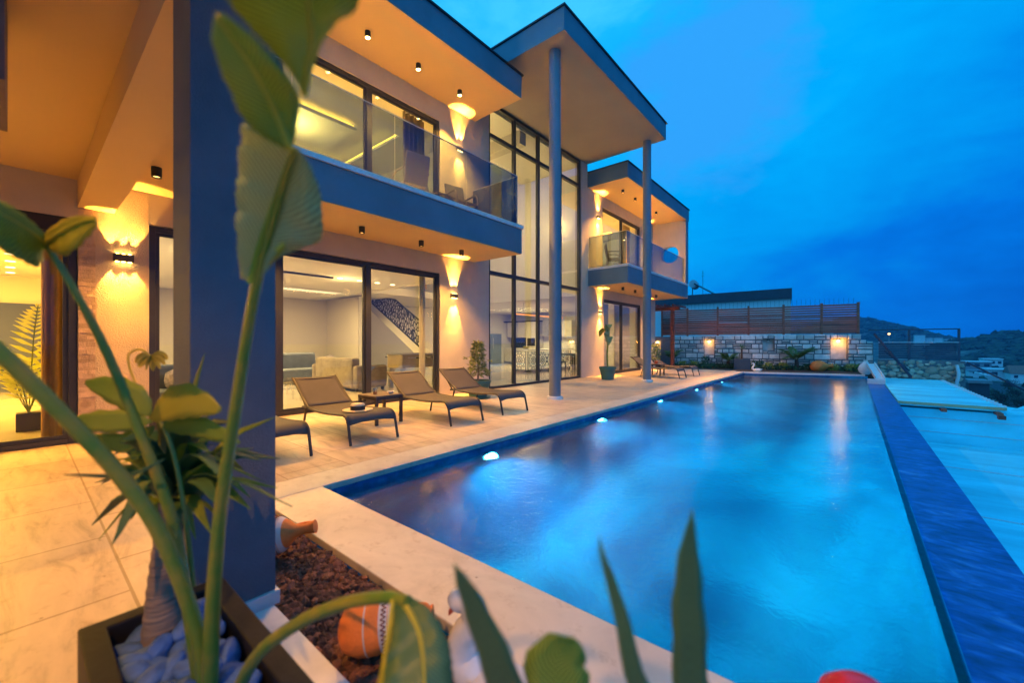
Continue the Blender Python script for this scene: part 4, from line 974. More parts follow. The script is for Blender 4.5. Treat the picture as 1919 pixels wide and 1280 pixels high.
while z < 1.70:
    h = CH[ci % len(CH)]; ci += 1; s = -.1 * r8.random()
    while s < WL:
        L = h * r8.choice((1.0, 1.3, 1.6, 2.0, 2.4)); s2 = min(WL, s + L)
        tp = top_at(s)
        if z < tp - .06:
            zz = min(z + h, tp)
            if L > h * 1.2 and r8.random() < .3: q = z + (zz - z) * r8.uniform(.42, .58); split_cut(max(0, s), s2, z, q); split_cut(max(0, s), s2, q, zz)
            else: split_cut(max(0, s), s2, z, zz)
        s = s2
    z += h
sb.build('stone_blocks', 'stone', wall)
bk = MB()
def wbox(mb, s0, s1, z0, z1, o0, o1):
    q = [wp(s, o, z) for z in (z0, z1) for s, o in ((s0, o0), (s1, o0), (s1, o1), (s0, o1))]
    return mb.add(q, [(0, 3, 2, 1), (4, 5, 6, 7), (0, 1, 5, 4), (1, 2, 6, 5), (2, 3, 7, 6), (3, 0, 4, 7)])
wbox(bk, 0, WL - .42, -.3, WH - .02, -.40, -.22); wbox(bk, WL - .42, WL, -.3, WH - .30, -.40, -.22)
# mortar skin with the niches left open
cuts = sorted(set([0, WL - .42, WL] + [q for n_ in NIB for q in n_[:2]]))
for a, b in zip(cuts[:-1], cuts[1:]):
    nn = [n_ for n_ in NIB if n_[0] <= a + 1e-4 and n_[1] >= b - 1e-4]; tp = WH - .02 if a < WL - .43 else WH - .30
    if nn: wbox(bk, a, b, -.3, nn[0][2], -.219, .03); wbox(bk, a, b, nn[0][3], tp, -.219, .03)
    else: wbox(bk, a, b, -.3, tp, -.219, .03)
bk.build('mortar', 'mortar', wall)
for k, ((s, w_, z0, h, lit), nb) in enumerate(zip(NI, NIB)):
    m = MB(); wbox(m, nb[0] + .003, nb[1] - .003, z0 + .003, z0 + h - .003, -.218, -.20); m.build('niche_back', 'stone', wall)
    lb = ('lit lamp in the wall niche behind the flowering plant', 'lit lamp in the wall niche near the pergola post', 'unlit lamp in the dark niche between the palms', 'brightest lamp in the wide niche at the right end of the stone wall')[k]
    t = empty('niche_lamp', wp(s, -.12, z0 + h - .12), lb, 'niche lamp', 'lamps in the wall niches')
    m = MB(); wbox(m, s - .07, s + .07, z0 + h - .06, z0 + h - .03, -.19, -.05); m.build('housing', 'black', t)
    MB().blob(wp(s, -.11, z0 + h - .10), (.055, .055, .04), 0, 2).build('bulb', emit('niche_bulb', (1, .66, .25), 26) if lit else 'porcelain', t, smooth=True)
    if lit: lamp('POINT', 'niche_light', wp(s, .10, z0 + h - .14), WARM, (3, 6, 0, 14)[k], .04)

# timber fence standing on the stone wall
fence = empty('timber_fence', wp(2, -.2, 1.56), 'dark brown slatted timber fence with wire spikes standing on the stone wall', 'fence')
F0, F1 = .03, WL - .48; posts = [F0, s_of(1240), s_of(1288), s_of(1345), s_of(1403), s_of(1469), s_of(1541), F1]; ft = 3.03
for s in posts[1:]: m = MB(); wbox(m, s - .045, s + .045, 1.57 + .07 * s / WL, ft + .02, -.20, -.10); m.build('post', 'fencewood', fence)
for a, b in zip(posts[:-1], posts[1:]):
    m = MB(); z = 1.64 + .05 * a / WL; dense = r8.random()
    while z < ft - .07:
        f = (z - 1.64) / 1.35; gap = .006 if f < .38 else (.012 if (f < .62 and r8.random() < .75) else .030)
        wbox(m, a + .046, b - .046, z, z + .078, -.165 + r8.uniform(-.004, .004), -.143); z += .078 + gap
    m.build('slat_panel', 'fencewood', fence)
m = MB(); s = s_of(1268)
while s < F1: m.tube([wp(s, -.15, ft - .1), wp(s, -.15, ft + .22)], .0045, 5); s += .175
m.build('wire_spikes', 'black', fence); fence.children[-1]['kind'] = 'stuff'
# pergola at the end of the house
t = empty('pergola', (-6.85, 20.6, 0), 'red brown timber pergola at the far end of the house', 'pergola')
B(-6.93, -6.77, 20.5, 20.66, 0, 2.83).build('post', 'wood', t, bevel=.01); B(-9.3, -9.15, 20.5, 20.66, 0, 2.83).build('post', 'wood', t)
B(-9.8, -6.5, 20.5, 20.64, 2.832, 3.0).build('beam', 'wood', t)
for k in range(9): B(-9.7 + .38 * k, -9.64 + .38 * k, 19.95, 21.9, 3.002, 3.10).build('rafter', 'wood', t)
# palms and shrubs in the bed
def palm(s, off, hgt, spread, label, n=9, seed=1):
    p = wp(s, off, 0); t = empty('cycad_palm', p, label, 'palm', 'small palms before the stone wall'); rg = random.Random(seed)
    MB().tube([p, p + Vector((.01, 0, hgt * .5)), p + Vector((0, 0, hgt))], [.10, .085, .07], 10).build('trunk', 'palmbark', t)
    for k in range(n):
        a = 6.283 * k / n + rg.random() * .4; tip = p + Vector((spread * math.cos(a), spread * math.sin(a), hgt + spread * rg.uniform(.05, .75)))
        f = MB(); pts = frond(f, p + Vector((0, 0, hgt - .02)), tip, .12, 18, .24, .042, rg); f.tube(pts, .008, 5); f.build('frond', 'palmleaf', t)
palm(s_of(1262), .75, .42, .62, 'small palm behind the pergola post', 8, 2)
palm(s_of(1364), .70, .36, .60, 'small palm left of the dark cube planter', 9, 3)
palm(s_of(1487), .85, .48, .80, 'largest small palm in front of the middle of the stone wall', 11, 5)
p = wp(s_of(1388), 1.15, 0)
t = empty('cube_planter', p, 'dark navy cube planter by the far pool corner', 'planter')
a_, b_ = WD * .33, WN * .30
m = MB().obox(p + Vector((0, 0, .24)), a_, b_, (0, 0, .24)); m.build('box', 'navy', t, bevel=.01)
t = empty('yucca', p + Vector((0, 0, .48)), 'spiky yucca growing in the dark cube planter', 'yucca')
MB().tube([p + Vector((0, 0, .484)), p + Vector((0, 0, .95))], [.05, .03], 8).build('trunk', 'palmbark', t)
m = MB(); r9 = random.Random(6)
for k in range(46):
    a = r9.random() * 6.283; e_ = r9.uniform(-.5, 1.2); d = Vector((math.cos(a) * math.cos(e_), math.sin(a) * math.cos(e_), math.sin(e_))) * r9.uniform(.22, .36); q = p + Vector((0, 0, .93 + .1 * r9.random())); e = d.cross(Vector((0, 0, 1))).normalized() * .012
    m.add([q - e, q + e, q + d], [(0, 1, 2)])
m.build('foliage', 'blade', t)
for k, (c, o, r_, h, mt, l) in enumerate(((1283, .9, .17, .26, 'yellowleaf', 'low yellow green shrub right of the pergola post'), (1303, .9, .19, .28, 'yellowleaf', 'rounded yellow green shrub under the second lit niche'), (1323, .8, .16, .50, 'grass', 'upright green shrub under the second lit niche'), (1416, .8, .25, .36, 'grass', 'dark green shrub right of the cube planter'),
                                      (1437, .9, .18, .26, 'yellowleaf', 'yellow green shrub below the unlit niche'), (1463, .95, .16, .28, 'yellowleaf', 'yellow flowering shrub left of the largest palm'), (1508, .9, .18, .24, 'grass', 'green shrub left of the lying amphora'), (1553, .9, .17, .26, 'yellowleaf', 'yellow green shrub right of the lying amphora'), (1584, 1.0, .20, .28, 'yellowleaf', 'yellow green shrub under the brightest niche'), (1603, .9, .2, .28, 'grass', 'dark green shrub beside the white urn'))):
    m = MB(); q = wp(s_of(c), o, .02); sprig(m, q, 170, r_, h, .085, r9); tag(m.build('shrub', mt), l, 'shrub', 'shrubs in the far bed')
# lying amphora
def amphora(name, mouth, foot, r, label, mat, prof, cat='amphora', extra=None):
    a = Vector(foot); b = Vector(mouth); d = b - a; L = d.length; rot = d.to_track_quat('Z', 'Y').to_matrix()
    t = empty(name, a, label, cat)
    MB().lathe([(max(.001, q * r), z * L) for q, z in prof], a, 36, rot).build('body', mat, t, smooth=True, angle=70)
    return t, a, rot, L
AP = [(.25, 0), (.55, .05), (.85, .16), (1, .32), (.97, .46), (.72, .62), (.40, .74), (.26, .82), (.24, .92), (.34, .97), (.34, 1.0), (.22, 1.0)]
c0 = wp(s_of(1508), 1.32, .20); c1 = wp(s_of(1549), 1.15, .24)
amphora('amphora', c1, c0, .26, 'terracotta amphora lying on its side at the far pool edge', 'terracotta', AP)
# white urn and marble chute at the far right corner
q = Vector((.36, 20.95, .0))
t = empty('white_urn', q, 'white glazed urn at the far right corner of the pool', 'urn')
MB().lathe([(.10, .006), (.20, .10), (.24, .22), (.19, .36), (.09, .47), (.06, .54), (.09, .58)], q, 28).build('body', 'ceramic', t, smooth=True)
t = empty('marble_chute', (.6, 19.6, 0), 'sloping pale marble water chute at the far end of the ledge', 'chute')
a = Vector((.50, 20.75, .43)); b = Vector((.68, 18.3, .03)); sd = Vector((1, .07, 0)).normalized()
MB().obox((a + b) / 2, sd * .10, (b - a) / 2, (0, 0, .02)).build('slab', 'marble', t, bevel=.006)
for s in (-1, 1): MB().obox((a + b) / 2 + sd * s * .115 + Vector((0, 0, .03)), sd * .014, (b - a) / 2, (0, 0, .05)).build('side_curb', 'marble', t, bevel=.004)
B(.36, .80, 18.0, 18.26, -.12, .03).build('foot_block', 'marble', t, bevel=.005)
# swans
def swan(x, y, z, s, rz, label, nr=1):
    t = empty('ceramic_swan', (0, 0, 0), label, 'swan figure', 'white ceramic swans by the pool')
    MB().blob((0, 0, .11), (.24, .13, .12), .05, 3).build('body', 'ceramic', t, smooth=True)
    nk = bez([(.17, 0, .13), (.27, 0, .22), (.24, 0, .36), (.17, 0, .46), (.20, 0, .55), (.28, 0, .55), (.33, 0, .49)], 22)
    MB().tube(nk, [nr * q for q in [.07 - .0016 * i for i in range(16)] + [.046, .047, .048, .044, .030, .012]], 14).build('neck', 'ceramic', t, smooth=True)
    MB().tube([(.325, 0, .50), (.355, 0, .455), (.37, 0, .425)], [.02, .014, .004], 10).build('beak', 'toypink', t, smooth=True)
    for sd_ in (-1, 1): MB().blob((-.04, sd_ * .10, .15), (.20, .04, .10), .12, 2).build('wing', 'ceramic', t, smooth=True)
    MB().tube([(-.2, 0, .13), (-.32, 0, .20)], [.06, .01], 10).build('tail', 'ceramic', t, smooth=True)
    t.location = (x, y, z); t.rotation_euler.z = R(rz); t.scale = (s, s, s); return t
swan(-3.15, 20.06, .005, .62, 190, 'small white ceramic swan standing at the far left pool corner')

# ------------------------------------------------------------------ neighbours
t = empty('neighbour_house', (-9, 34, 0), 'white neighbouring house with dark flat roof edge behind the timber fence', 'house')
MB().prism([(-17, 30.1), (-2.95, 30.1), (-4.05, 40), (-17, 40)], -12, 3.95).build('wall', 'farwhite', t); MB().prism([(-17.3, 29.9), (-2.86, 29.9), (-4.0, 40.2), (-17.3, 40.2)], 3.952, 4.56).build('roof', 'darkroof', t)
B(-7.1, -6.98, 30.02, 30.098, 1, 3.94).build('downpipe', 'farwhite', t)
t = empty('solar_heater', (-8.6, 31, 4.56), 'solar water heater with tank on the neighbouring roof', 'solar heater')
MB().cyl((-8.75, 30.6, 5.42), (-8.95, 31.8, 5.42), .28, 24).build('tank', 'tank', t, smooth=True)
for y in (30.75, 31.65): MB().obox((-8.0, y, 5.0), (.62, 0, -.40), (0, .42, 0), (.02, 0, .03)).build('collector', 'pv', t)
MB().bar((-8.85, 30.8, 4.56), (-8.85, 30.8, 5.15), .05).bar((-8.85, 30.8, 4.6), (-8.85, 31.6, 4.6), .05).bar((-8.85, 30.8, 4.6), (-7.4, 30.8, 4.6), .04).build('stand', 'cap', t)
an = MB().cyl((-8.45, 31.9, 4.56), (-8.45, 31.9, 6.5), .016, 6).cyl((-8.55, 31.9, 6.1), (-8.35, 31.9, 6.1), .01, 6).cyl((-8.52, 31.9, 6.3), (-8.38, 31.9, 6.3), .01, 6); tag(an.build('antenna', 'cap'), 'thin roof antenna beside the solar tank', 'antenna')
# rubble retaining wall with slatted fence, right of the pool
t = empty('rubble_wall', (1.9, 21.5, -.5), 'retaining wall of rounded ochre rubble stones right of the pool end', 'wall')
rb = MB(); ra = random.Random(31)
B(.74, 3.05, 21.45, 21.9, -3, .58).build('mortar', 'mortar', t)
placed = []
for k in range(3500):
    x, z = ra.uniform(.82, 2.98), ra.uniform(-1.3, .52); s = ra.uniform(.06, .17)
    if all((x - a) ** 2 / 1.6 + (z - b) ** 2 * 1.2 > (.70 * (s + c)) ** 2 for a, b, c in placed):
        placed.append((x, z, s)); rb.blob((x, 21.45, z), (s * 1.15, .07, s * .85), .28, 2, ra)
rb.build('rubble_stones', 'rubble', t, smooth=True)
t = empty('metal_fence', (1.9, 21.5, .6), 'dark navy slatted metal fence with open top rail on the rubble wall', 'fence')
m = MB()
for k in range(9): m.box(.76, 2.85, 21.55, 21.59, .63 + .068 * k, .63 + .068 * k + .052)
m.build('slat_panel', 'slate_paint', t)
for x in (1.62, 2.90): B(x - .035, x + .035, 21.50, 21.545, .58, 1.72).build('post', 'slate_paint', t)
B(.45, 2.93, 21.5, 21.545, 1.721, 1.76).build('top_rail', 'slate_paint', t)
B(.75, 2.9, 21.48, 21.62, 1.245, 1.27).build('coping', 'farwhite', t)
m = MB().bar((.62, 21.3, 1.6), (1.62, 20.8, -.02), .07).bar((.9, 21.32, .95), (1.6, 21.1, .2), .05); tag(m.build('stair_handrail', 'slate_paint'), 'dark diagonal handrail descending in front of the rubble wall', 'handrail')
m = MB().bar((3.08, 21.4, .55), (4.6, 20.6, -.55), .05); tag(m.build('stair_handrail', 'slate_paint'), 'dark handrail sloping down right of the rubble wall', 'handrail')
m = MB().tube(bez([(2.82, 21.3, .45), (2.86, 21.25, .1), (2.80, 21.25, -.3), (2.84, 21.25, -.8)], 12), .05, 10); tag(m.build('drain_pipe', 'farwhite', smooth=True), 'pale drain pipe on the right end of the rubble wall', 'pipe')
# white waterproofed annex below the ledge
t = empty('white_annex', (2, 10, -1), 'low white painted roofs of the neighbouring annex beside the pool ledge', 'annex')
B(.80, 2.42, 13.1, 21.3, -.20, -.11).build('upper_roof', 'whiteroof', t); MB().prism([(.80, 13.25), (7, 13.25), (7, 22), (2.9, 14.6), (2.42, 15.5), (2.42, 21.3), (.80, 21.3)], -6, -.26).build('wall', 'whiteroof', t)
for z in (-.47, -.78): B(.80, 7, 13.235, 13.249, z, z + .012).build('groove', 'farwhite', t)
B(.80, 2.44, 13.06, 13.098, -.165, -.105).build('fascia_board', pm('weathered_yellow_board', (.50, .42, .22), .8), t)
for x in (1.52, 2.32): B(x - .04, x + .04, 12.86, 13.24, -.262, -.205).build('rafter_end', 'fencewood', t)
B(2.30, 2.40, 12.9, 13.05, -.34, -.264).build('bracket', 'wood', t)
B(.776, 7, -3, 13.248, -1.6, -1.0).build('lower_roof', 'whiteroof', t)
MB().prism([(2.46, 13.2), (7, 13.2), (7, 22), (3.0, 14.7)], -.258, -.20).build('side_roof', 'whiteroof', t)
for y_ in (4.6, 7.9, 10.7): B(.78, 7, y_, y_ + .02, -.999, -.988).build('sheet_seam', 'farwhite', t)
for k in range(24): MB().cyl((2.36, 13.3 + .33 * k, -.115), (2.47, 13.3 + .33 * k, -.125), .045, 8).build('roof_tile', 'farwhite', t)
# village houses in the valley
def far_house(px, py, pw, ph, depth, label, wallm='farwhite', roofm='fargrey', nw=3, zb=-9.5, pitched=False):
    v = py - 642; d = (CAM.z - zb) * 768 / v if v > 3 else 420
    c = at(px, py, d); W = pw / 768 * d; H = ph / 768 * d
    t = empty('village_house', c, label, 'house', 'houses in the valley and on the hill'); x, y, z = c
    B(x - W / 2, x + W / 2, y, y + depth, z - 3, z + H).build('wall', wallm, t)
    if pitched: MB().prism([(0, 0), (1, 0)], 0, 1); m = MB(); m.add([(x - W * .55, y - .4, z + H), (x + W * .55, y - .4, z + H), (x + W * .55, y + depth + .4, z + H), (x - W * .55, y + depth + .4, z + H), (x - W * .5, y + depth / 2, z + H + depth * .28), (x + W * .5, y + depth / 2, z + H + depth * .28)], [(0, 1, 5, 4), (1, 2, 5), (2, 3, 4, 5), (3, 0, 4), (0, 3, 2, 1)]); m.build('roof', roofm, t)
    else: B(x - W * .53, x + W * .53, y - .5, y + depth + .3, z + H + .01, z + H + H * .13).build('roof', roofm, t)
    for k in range(nw):
        wx = x - W / 2 + W * (k + .5) / nw; B(wx - W * .09, wx + W * .09, y - .06, y - .004, z + H * .35, z + H * .75).build('window', 'pv', t)
for a in ((1831, 691, 36, 12, 9, 'grey blue flat roofed house just right of the rubble wall', 'fargrey', 'farwhite', 3), (1861, 686, 24, 12, 9, 'small white house with dark windows below the scrub hill', 'farwhite', 'farwhite', 3),
          (1879, 709, 40, 15, 8, 'largest bright white house in the valley', 'farwhite', 'farwhite', 2), (1914, 713, 26, 12, 8, 'white house with red tiled roof at the right edge', 'farwhite', 'farroof', 2, -9.5, True),
          (1905, 677, 36, 10, 10, 'dark house with white frame high on the right', 'fargrey', 'farwhite', 4), (1820, 677, 42, 7, 9, 'low dark long house under the scrub hill', 'fargrey', 'fargrey', 4), (1838, 703, 30, 7, 6, 'pale low house among cars right of the rubble wall', 'farwhite', 'fargrey', 2)): far_house(*a)
def hill_house(px, py, d, pw, ph, label):
    c = at(px, py, d); W = pw / 768 * d; H = ph / 768 * d; t = empty('village_house', c, label, 'house', 'houses in the valley and on the hill'); x, y, z = c
    B(x - W / 2, x + W / 2, y, y + 9, z - 6, z + H).build('wall', 'farwhite', t); B(x - W * .54, x + W * .54, y - .4, y + 9.4, z + H + .02, z + H * 1.2).build('roof', 'fargrey', t)
hill_house(1724, 634, 330, 14, 6, 'white house standing out on the distant hill'); hill_house(1741, 637, 330, 9, 4, 'small white house right of the bigger one on the distant hill'); hill_house(1758, 637, 330, 12, 4, 'low white house at the foot of the distant hill'); hill_house(1777, 638, 330, 9, 3, 'tiny white house rightmost on the distant hill')
p = at(1666, 626, 160); t = empty('street_lamp', p, 'single warm street lamp glowing before the distant hill', 'street lamp')
MB().blob(p, (.42, .42, .34), 0, 2).build('lamp_head', 'village', t); MB().cyl(p, p - Vector((0, 0, 9)), .15, 6).build('pole', 'fargrey', t)
B(3.3, 6.2, 22, 27, -8, -.75).box(3.2, 6.3, 21.9, 27.1, -.748, -.60)
t = empty('dark_shed', (4.2, 27.5, -4), 'dark low building behind the rubble wall', 'building')
B(3.95, 4.55, 27, 28.2, -9, -.55).build('wall', 'darkroof', t); B(3.9, 4.62, 26.9, 28.3, -.548, -.42).build('roof', 'fargrey', t)
def tree(px, py, d, h, label, seed):
    p = at(px, py, d); rg = random.Random(seed); p.z -= 1; t = empty('broadleaf_tree', p, label, 'tree', 'trees in the valley')
    tr = MB().tube([p - Vector((0, 0, 3)), p + Vector((.1, 0, h * .4)), p + Vector((0, .1, h * .8))], [.3, .2, .06], 7)
    for k in range(5): a = k * 1.3; tr.tube([p + Vector((0, 0, h * .35)), p + Vector((h * .3 * math.cos(a), h * .3 * math.sin(a), h * .75))], [.12, .03], 5)
    tr.build('trunk', 'palmbark', t); m = MB()
    for k in range(14):
        a = rg.random() * 6.283; c = p + Vector((h * .38 * rg.random() * math.cos(a), h * .38 * rg.random() * math.sin(a), h * rg.uniform(.45, .95)))
        for j in range(60):
            q = c + Vector((rg.gauss(0, 1), rg.gauss(0, 1), rg.gauss(0, .8))) * h * .10; dd = Vector((rg.gauss(0, 1), rg.gauss(0, 1), rg.gauss(0, 1))).normalized() * h * .07; e = dd.orthogonal().normalized() * h * .03; m.add([q, q + dd * .5 + e, q + dd, q + dd * .5 - e], [(0, 1, 2, 3)])
    m.build('crown', 'maquis', t)
for a in ((1874, 752, 62, 2.6, 'dark tree nearest the white annex roof', 1), (1902, 748, 70, 3, 'dark tree beside the road at the right edge', 2), (1890, 728, 100, 3, 'small dark tree below the big white valley house', 3), (1912, 765, 58, 2.4, 'dark tree at the lower right edge of the valley', 5)): tree(*a)
for k in range(3):
    c = at(1836 + 9 * k, 703 + 2 * k, 128 - 4 * k); t = empty('parked_car', c, ('white car parked left in the valley lot', 'white car parked in the middle of the valley lot', 'white car parked right in the valley lot')[k], 'car', 'cars in the valley'); x, y, z = c
    MB().box(x - 1.1, x + 1.1, y - .85, y + .85, z + .3, z + .9).build('body', 'farwhite', t, bevel=.15); B(x - .6, x + .7, y - .75, y + .75, z + .902, z + 1.4).build('cabin', 'pv', t, bevel=.2)

# ------------------------------------------------------------------ foreground: planter with pebbles and big leaf plant
X0, X1, Y0, Y1, ZT = -1.87, -.92, .115, .50, .35
t = empty('planter_box', ((X0 + X1) / 2, (Y0 + Y1) / 2, 0), 'black square metal planter at the foot of the pillar', 'planter')
m = MB(); q = [(X0, Y0), (X1, Y0), (X1, Y1), (X0, Y1)]; i_ = .062; qi = [(X0 + i_, Y0 + i_), (X1 - i_, Y0 + i_), (X1 - i_, Y1 - i_), (X0 + i_, Y1 - i_)]
m.v = [(x, y, .005) for x, y in q] + [(x, y, ZT) for x, y in q] + [(x, y, ZT) for x, y in qi] + [(x, y, .22) for x, y in qi]
for a in range(4):
    b = (a + 1) % 4; m.f += [(a, b, b + 4, a + 4), (a + 4, b + 4, b + 8, a + 8), (a + 8, b + 8, b + 12, a + 12)]
m.f += [(3, 2, 1, 0), (12, 13, 14, 15)]
m.build('box', 'planter', t, bevel=.006)
rp = random.Random(17); pos = []
for k in range(4000):
    x, y = rp.uniform(X0 + .095, X1 - .09), rp.uniform(Y0 + .095, Y1 - .095); a = .047 * rp.uniform(.75, 1.2)
    if (x + 1.70) ** 2 + (y - .285) ** 2 < .004: continue
    if all((x - c) ** 2 + (y - d) ** 2 > (.75 * (a + e) * .74) ** 2 for c, d, e in pos): pos.append((x, y, a))
for x, y, a in pos:
    rot = Matrix.Rotation(rp.uniform(0, 3.14), 3, 'Z') @ Matrix.Rotation(rp.gauss(0, .35), 3, 'Y') @ Matrix.Rotation(rp.gauss(0, .3), 3, 'X')
    m = MB(); m.blob((0, 0, 0), (a * 1.25, a * .72, a * .55), .10, 3, rp, rot); o = m.build('pebble', 'pebble', smooth=True); o.location = (x, y, .300 + rp.uniform(-.015, .025))
    tag(o, 'smooth blue grey pebble among many in the black planter', 'pebble', 'pebbles in the black planter')
B(X0 + .07, X1 - .07, Y0 + .07, Y1 - .07, .222, .272).build('soil', 'soil', t)
# dracaena with ringed trunk
t = empty('dracaena', (-1.70, .285, .24), 'dracaena with a ringed bare trunk and sword leaves in the black planter', 'dracaena')
cr = at(322, 940, 1.34); bs = Vector((-1.70, .285, .236)); tr = bez([bs, bs.lerp(cr, .5) + Vector((-.015, 0, 0)), cr], 26)
MB().tube(tr, [.052 - .0008 * i + (.003 if i % 2 else 0) for i in range(26)], 16).build('trunk', 'trunk', t, smooth=True)
tips = [(185, 1012, -.05), (172, 985, .1), (178, 905, .15), (178, 850, .1), (548, 950, -.2), (520, 915, -.1), (515, 782, .0), (384, 662, .1), (500, 905, .15), (470, 955, -.15), (210, 1022, -.2), (262, 800, .2), (440, 822, .1), (362, 815, .25), (305, 800, .05), (238, 865, .22), (525, 860, .1), (425, 965, -.25), (250, 930, -.3), (290, 850, -.2), (455, 880, .25), (400, 770, .2), (350, 760, -.1), (430, 910, -.2), (330, 1010, -.3), (395, 1000, -.2)]
rl_ = random.Random(3)
for k in range(46): a = rl_.random() * 6.283; q_ = .5 + .65 * rl_.random(); tips.append((332 + 150 * q_ * math.cos(a), 890 + 110 * q_ * math.sin(a), rl_.uniform(-.25, .3)))
for px_, py_, dd in tips:
    tip = at(px_, py_, 1.34 + dd); b0 = cr + Vector((0, 0, rl_.uniform(-.04, .06))); mid = b0.lerp(tip, .5) + Vector((0, 0, .05 + .05 * rl_.random()))
    pts = bez([b0, mid, tip], 12); m = MB(); side = (tip - b0).cross(Vector((rl_.gauss(0, .4), rl_.gauss(0, .4), 1)))
    leafstrip(m, pts, [.010, .016, .021, .024, .026, .026, .024, .021, .015, .011, .006, .0008], side, .12, k); m.build('sword_leaf', rl_.choice(('blade', 'blade', 'leaf')), t, smooth=True, solid=.0015)
# big banana-like plant
t = empty('bird_of_paradise_plant', (-1.35, .30, .24), 'tall blurred plant with thick green stalks and banana like leaves in front', 'plant')
def stalk(pp, r0, r1):
    r0 *= .70; r1 *= .75; pts = bez([at(*p) for p in pp], 30); return MB().tube(pts, [r0 + (r1 - r0) * (i / 29) for i in range(30)], 14).build('stalk', 'stem', t, smooth=True)
stalk([(392, 1330, 1.10), (398, 1150, 1.06), (413, 960, 1.0), (443, 760, .92), (475, 560, .82), (515, 400, .73), (553, 278, .635)], .029, .005)
stalk([(390, 1330, 1.1), (368, 1180, 1.08), (300, 1000, 1.02), (215, 880, .96), (130, 790, .9), (0, 660, .82), (-140, 545, .75)], .026, .019)
stalk([(375, 1290, 1.15), (345, 1090, 1.12), (318, 960, 1.09), (262, 810, 1.05), (200, 660, 1.0), (140, 545, .95), (85, 455, .92)], .024, .008)
stalk([(430, 1330, 1.08), (480, 1232, 1.0), (560, 1168, .92), (640, 1133, .84), (720, 1120, .78), (765, 1128, .74)], .024, .013)
stalk([(362, 1100, 1.14), (345, 950, 1.16), (325, 850, 1.18), (300, 790, 1.2), (283, 778, 1.2)], .010, .006)
def leaf(pp, wid, mt, side=None, cup=.10, n=16, w2=None):
    m = MB(); mid = bez([at(*p) for p in pp], n); leafstrip(m, mid, wid, side or (RGT.x, RGT.y, 0), cup); return m.build('leaf', mt, t, smooth=True, solid=.0015)
def leaf_edges(rows, mt, n=60, tear=.045):
    m = MB(); mid = bez([at(*r[0]) for r in rows], n); L = bez([at(*r[1]) for r in rows], n); Rr = bez([at(*r[2]) for r in rows], n); rg = random.Random(len(rows) + int(rows[0][0][0]))
    def ragged(E):
        ph = rg.uniform(3, 5); c = 0; out = []
        for i, p in enumerate(E):
            c -= 1
            if c <= 0: c = rg.randint(4, 9); dep = tear * rg.uniform(.2, 1.2)
            f = max(0, dep * (1 - abs(c - 1.2) / 1.6)) if c < 3 else 0
            w_ = (p - mid[i]).length; out.append(p.lerp(mid[i], f + .015 * math.sin(i * 1.7)) + FWD * (.05 * w_ * math.sin(i * .55 + ph)))
        return out
    m.strip(mid, ragged(L), ragged(Rr), .05, [-FWD] * n)
    lf = m.build('leaf', mt, t, smooth=True, solid=.0015)
    MB().tube([p - FWD * .003 for p in mid], [.0055 * (1 - .7 * i / n) for i in range(n)], 6).build('midrib', 'leafyellow' if mt != 'leafpale' else 'leaf', lf, smooth=True)
    return lf
# upper big leaf: (midrib, left edge, right edge) from its base upwards
leaf_edges([((572, 178, .60), (568, 180, .60), (576, 176, .60)), ((575, 130, .57), (548, 140, .56), (588, 122, .57)), ((585, 75, .53), (505, 92, .51), (615, 60, .53)), ((580, 10, .48), (435, 12, .45), (672, 8, .48)), ((570, -90, .43), (375, -90, .40), (730, -80, .44))], 'leaf')
leaf_edges([((545, 278, .60), (538, 281, .60), (551, 268, .60)), ((520, 215, .57), (470, 240, .56), (562, 200, .57)), ((480, 135, .52), (428, 165, .51), (550, 158, .53)), ((430, 65, .48), (399, 80, .47), (485, 78, .49)), ((410, 28, .46), (402, 32, .46), (418, 24, .46))], 'leaf')
leaf_edges([((470, 530, .80), (452, 520, .80), (480, 530, .80)), ((485, 470, .775), (444, 460, .75), (528, 480, .77)), ((508, 400, .74), (442, 380, .71), (601, 445, .74)), ((530, 335, .69), (448, 290, .66), (594, 340, .68)), ((552, 275, .64), (455, 232, .60), (560, 278, .63))], 'leafpale')
leaf_edges([((520, 470, .765), (505, 500, .77), (560, 462, .765)), ((560, 430, .76), (530, 470, .765), (600, 452, .76)), ((580, 380, .75), (565, 430, .755), (600, 415, .75))], 'leafyellow')
leaf_edges([((85, 455, .92), (95, 470, .92), (70, 452, .92)), ((120, 432, .88), (125, 478, .88), (105, 420, .88)), ((155, 415, .85), (165, 445, .85), (140, 405, .85)), ((182, 412, .83), (182, 420, .83), (178, 405, .83))], 'leafyellow')
leaf_edges([((88, 458, .92), (80, 475, .92), (95, 450, .92)), ((50, 430, .86), (70, 500, .86), (60, 415, .88)), ((10, 405, .80), (5, 470, .80), (20, 385, .82)), ((-60, 370, .74), (-70, 420, .74), (-50, 350, .74))], 'leaf')
leaf([(283, 778, 1.20), (240, 742, 1.2), (160, 716, 1.22)], .046, 'leaf', (0, 0, 1), .1)
leaf([(283, 785, 1.16), (340, 752, 1.12), (415, 768, 1.10)], .048, 'leafyellow', (0, 0, 1), .1)
leaf([(285, 790, 1.2), (205, 790, 1.2), (125, 792, 1.22)], .034, 'leaf', (0, 0, 1), .1)
leaf([(290, 800, 1.25), (230, 830, 1.25), (165, 818, 1.28)], .03, 'leaf', (0, 0, 1), .1)
leaf([(300, 800, 1.2), (370, 800, 1.15), (450, 830, 1.12)], .03, 'leaf', (0, 0, 1), .1)
leaf([(310, 860, 1.05), (240, 890, 1.02), (120, 890, 1.02)], .006, 'blade', (0, 0, 1), .1)
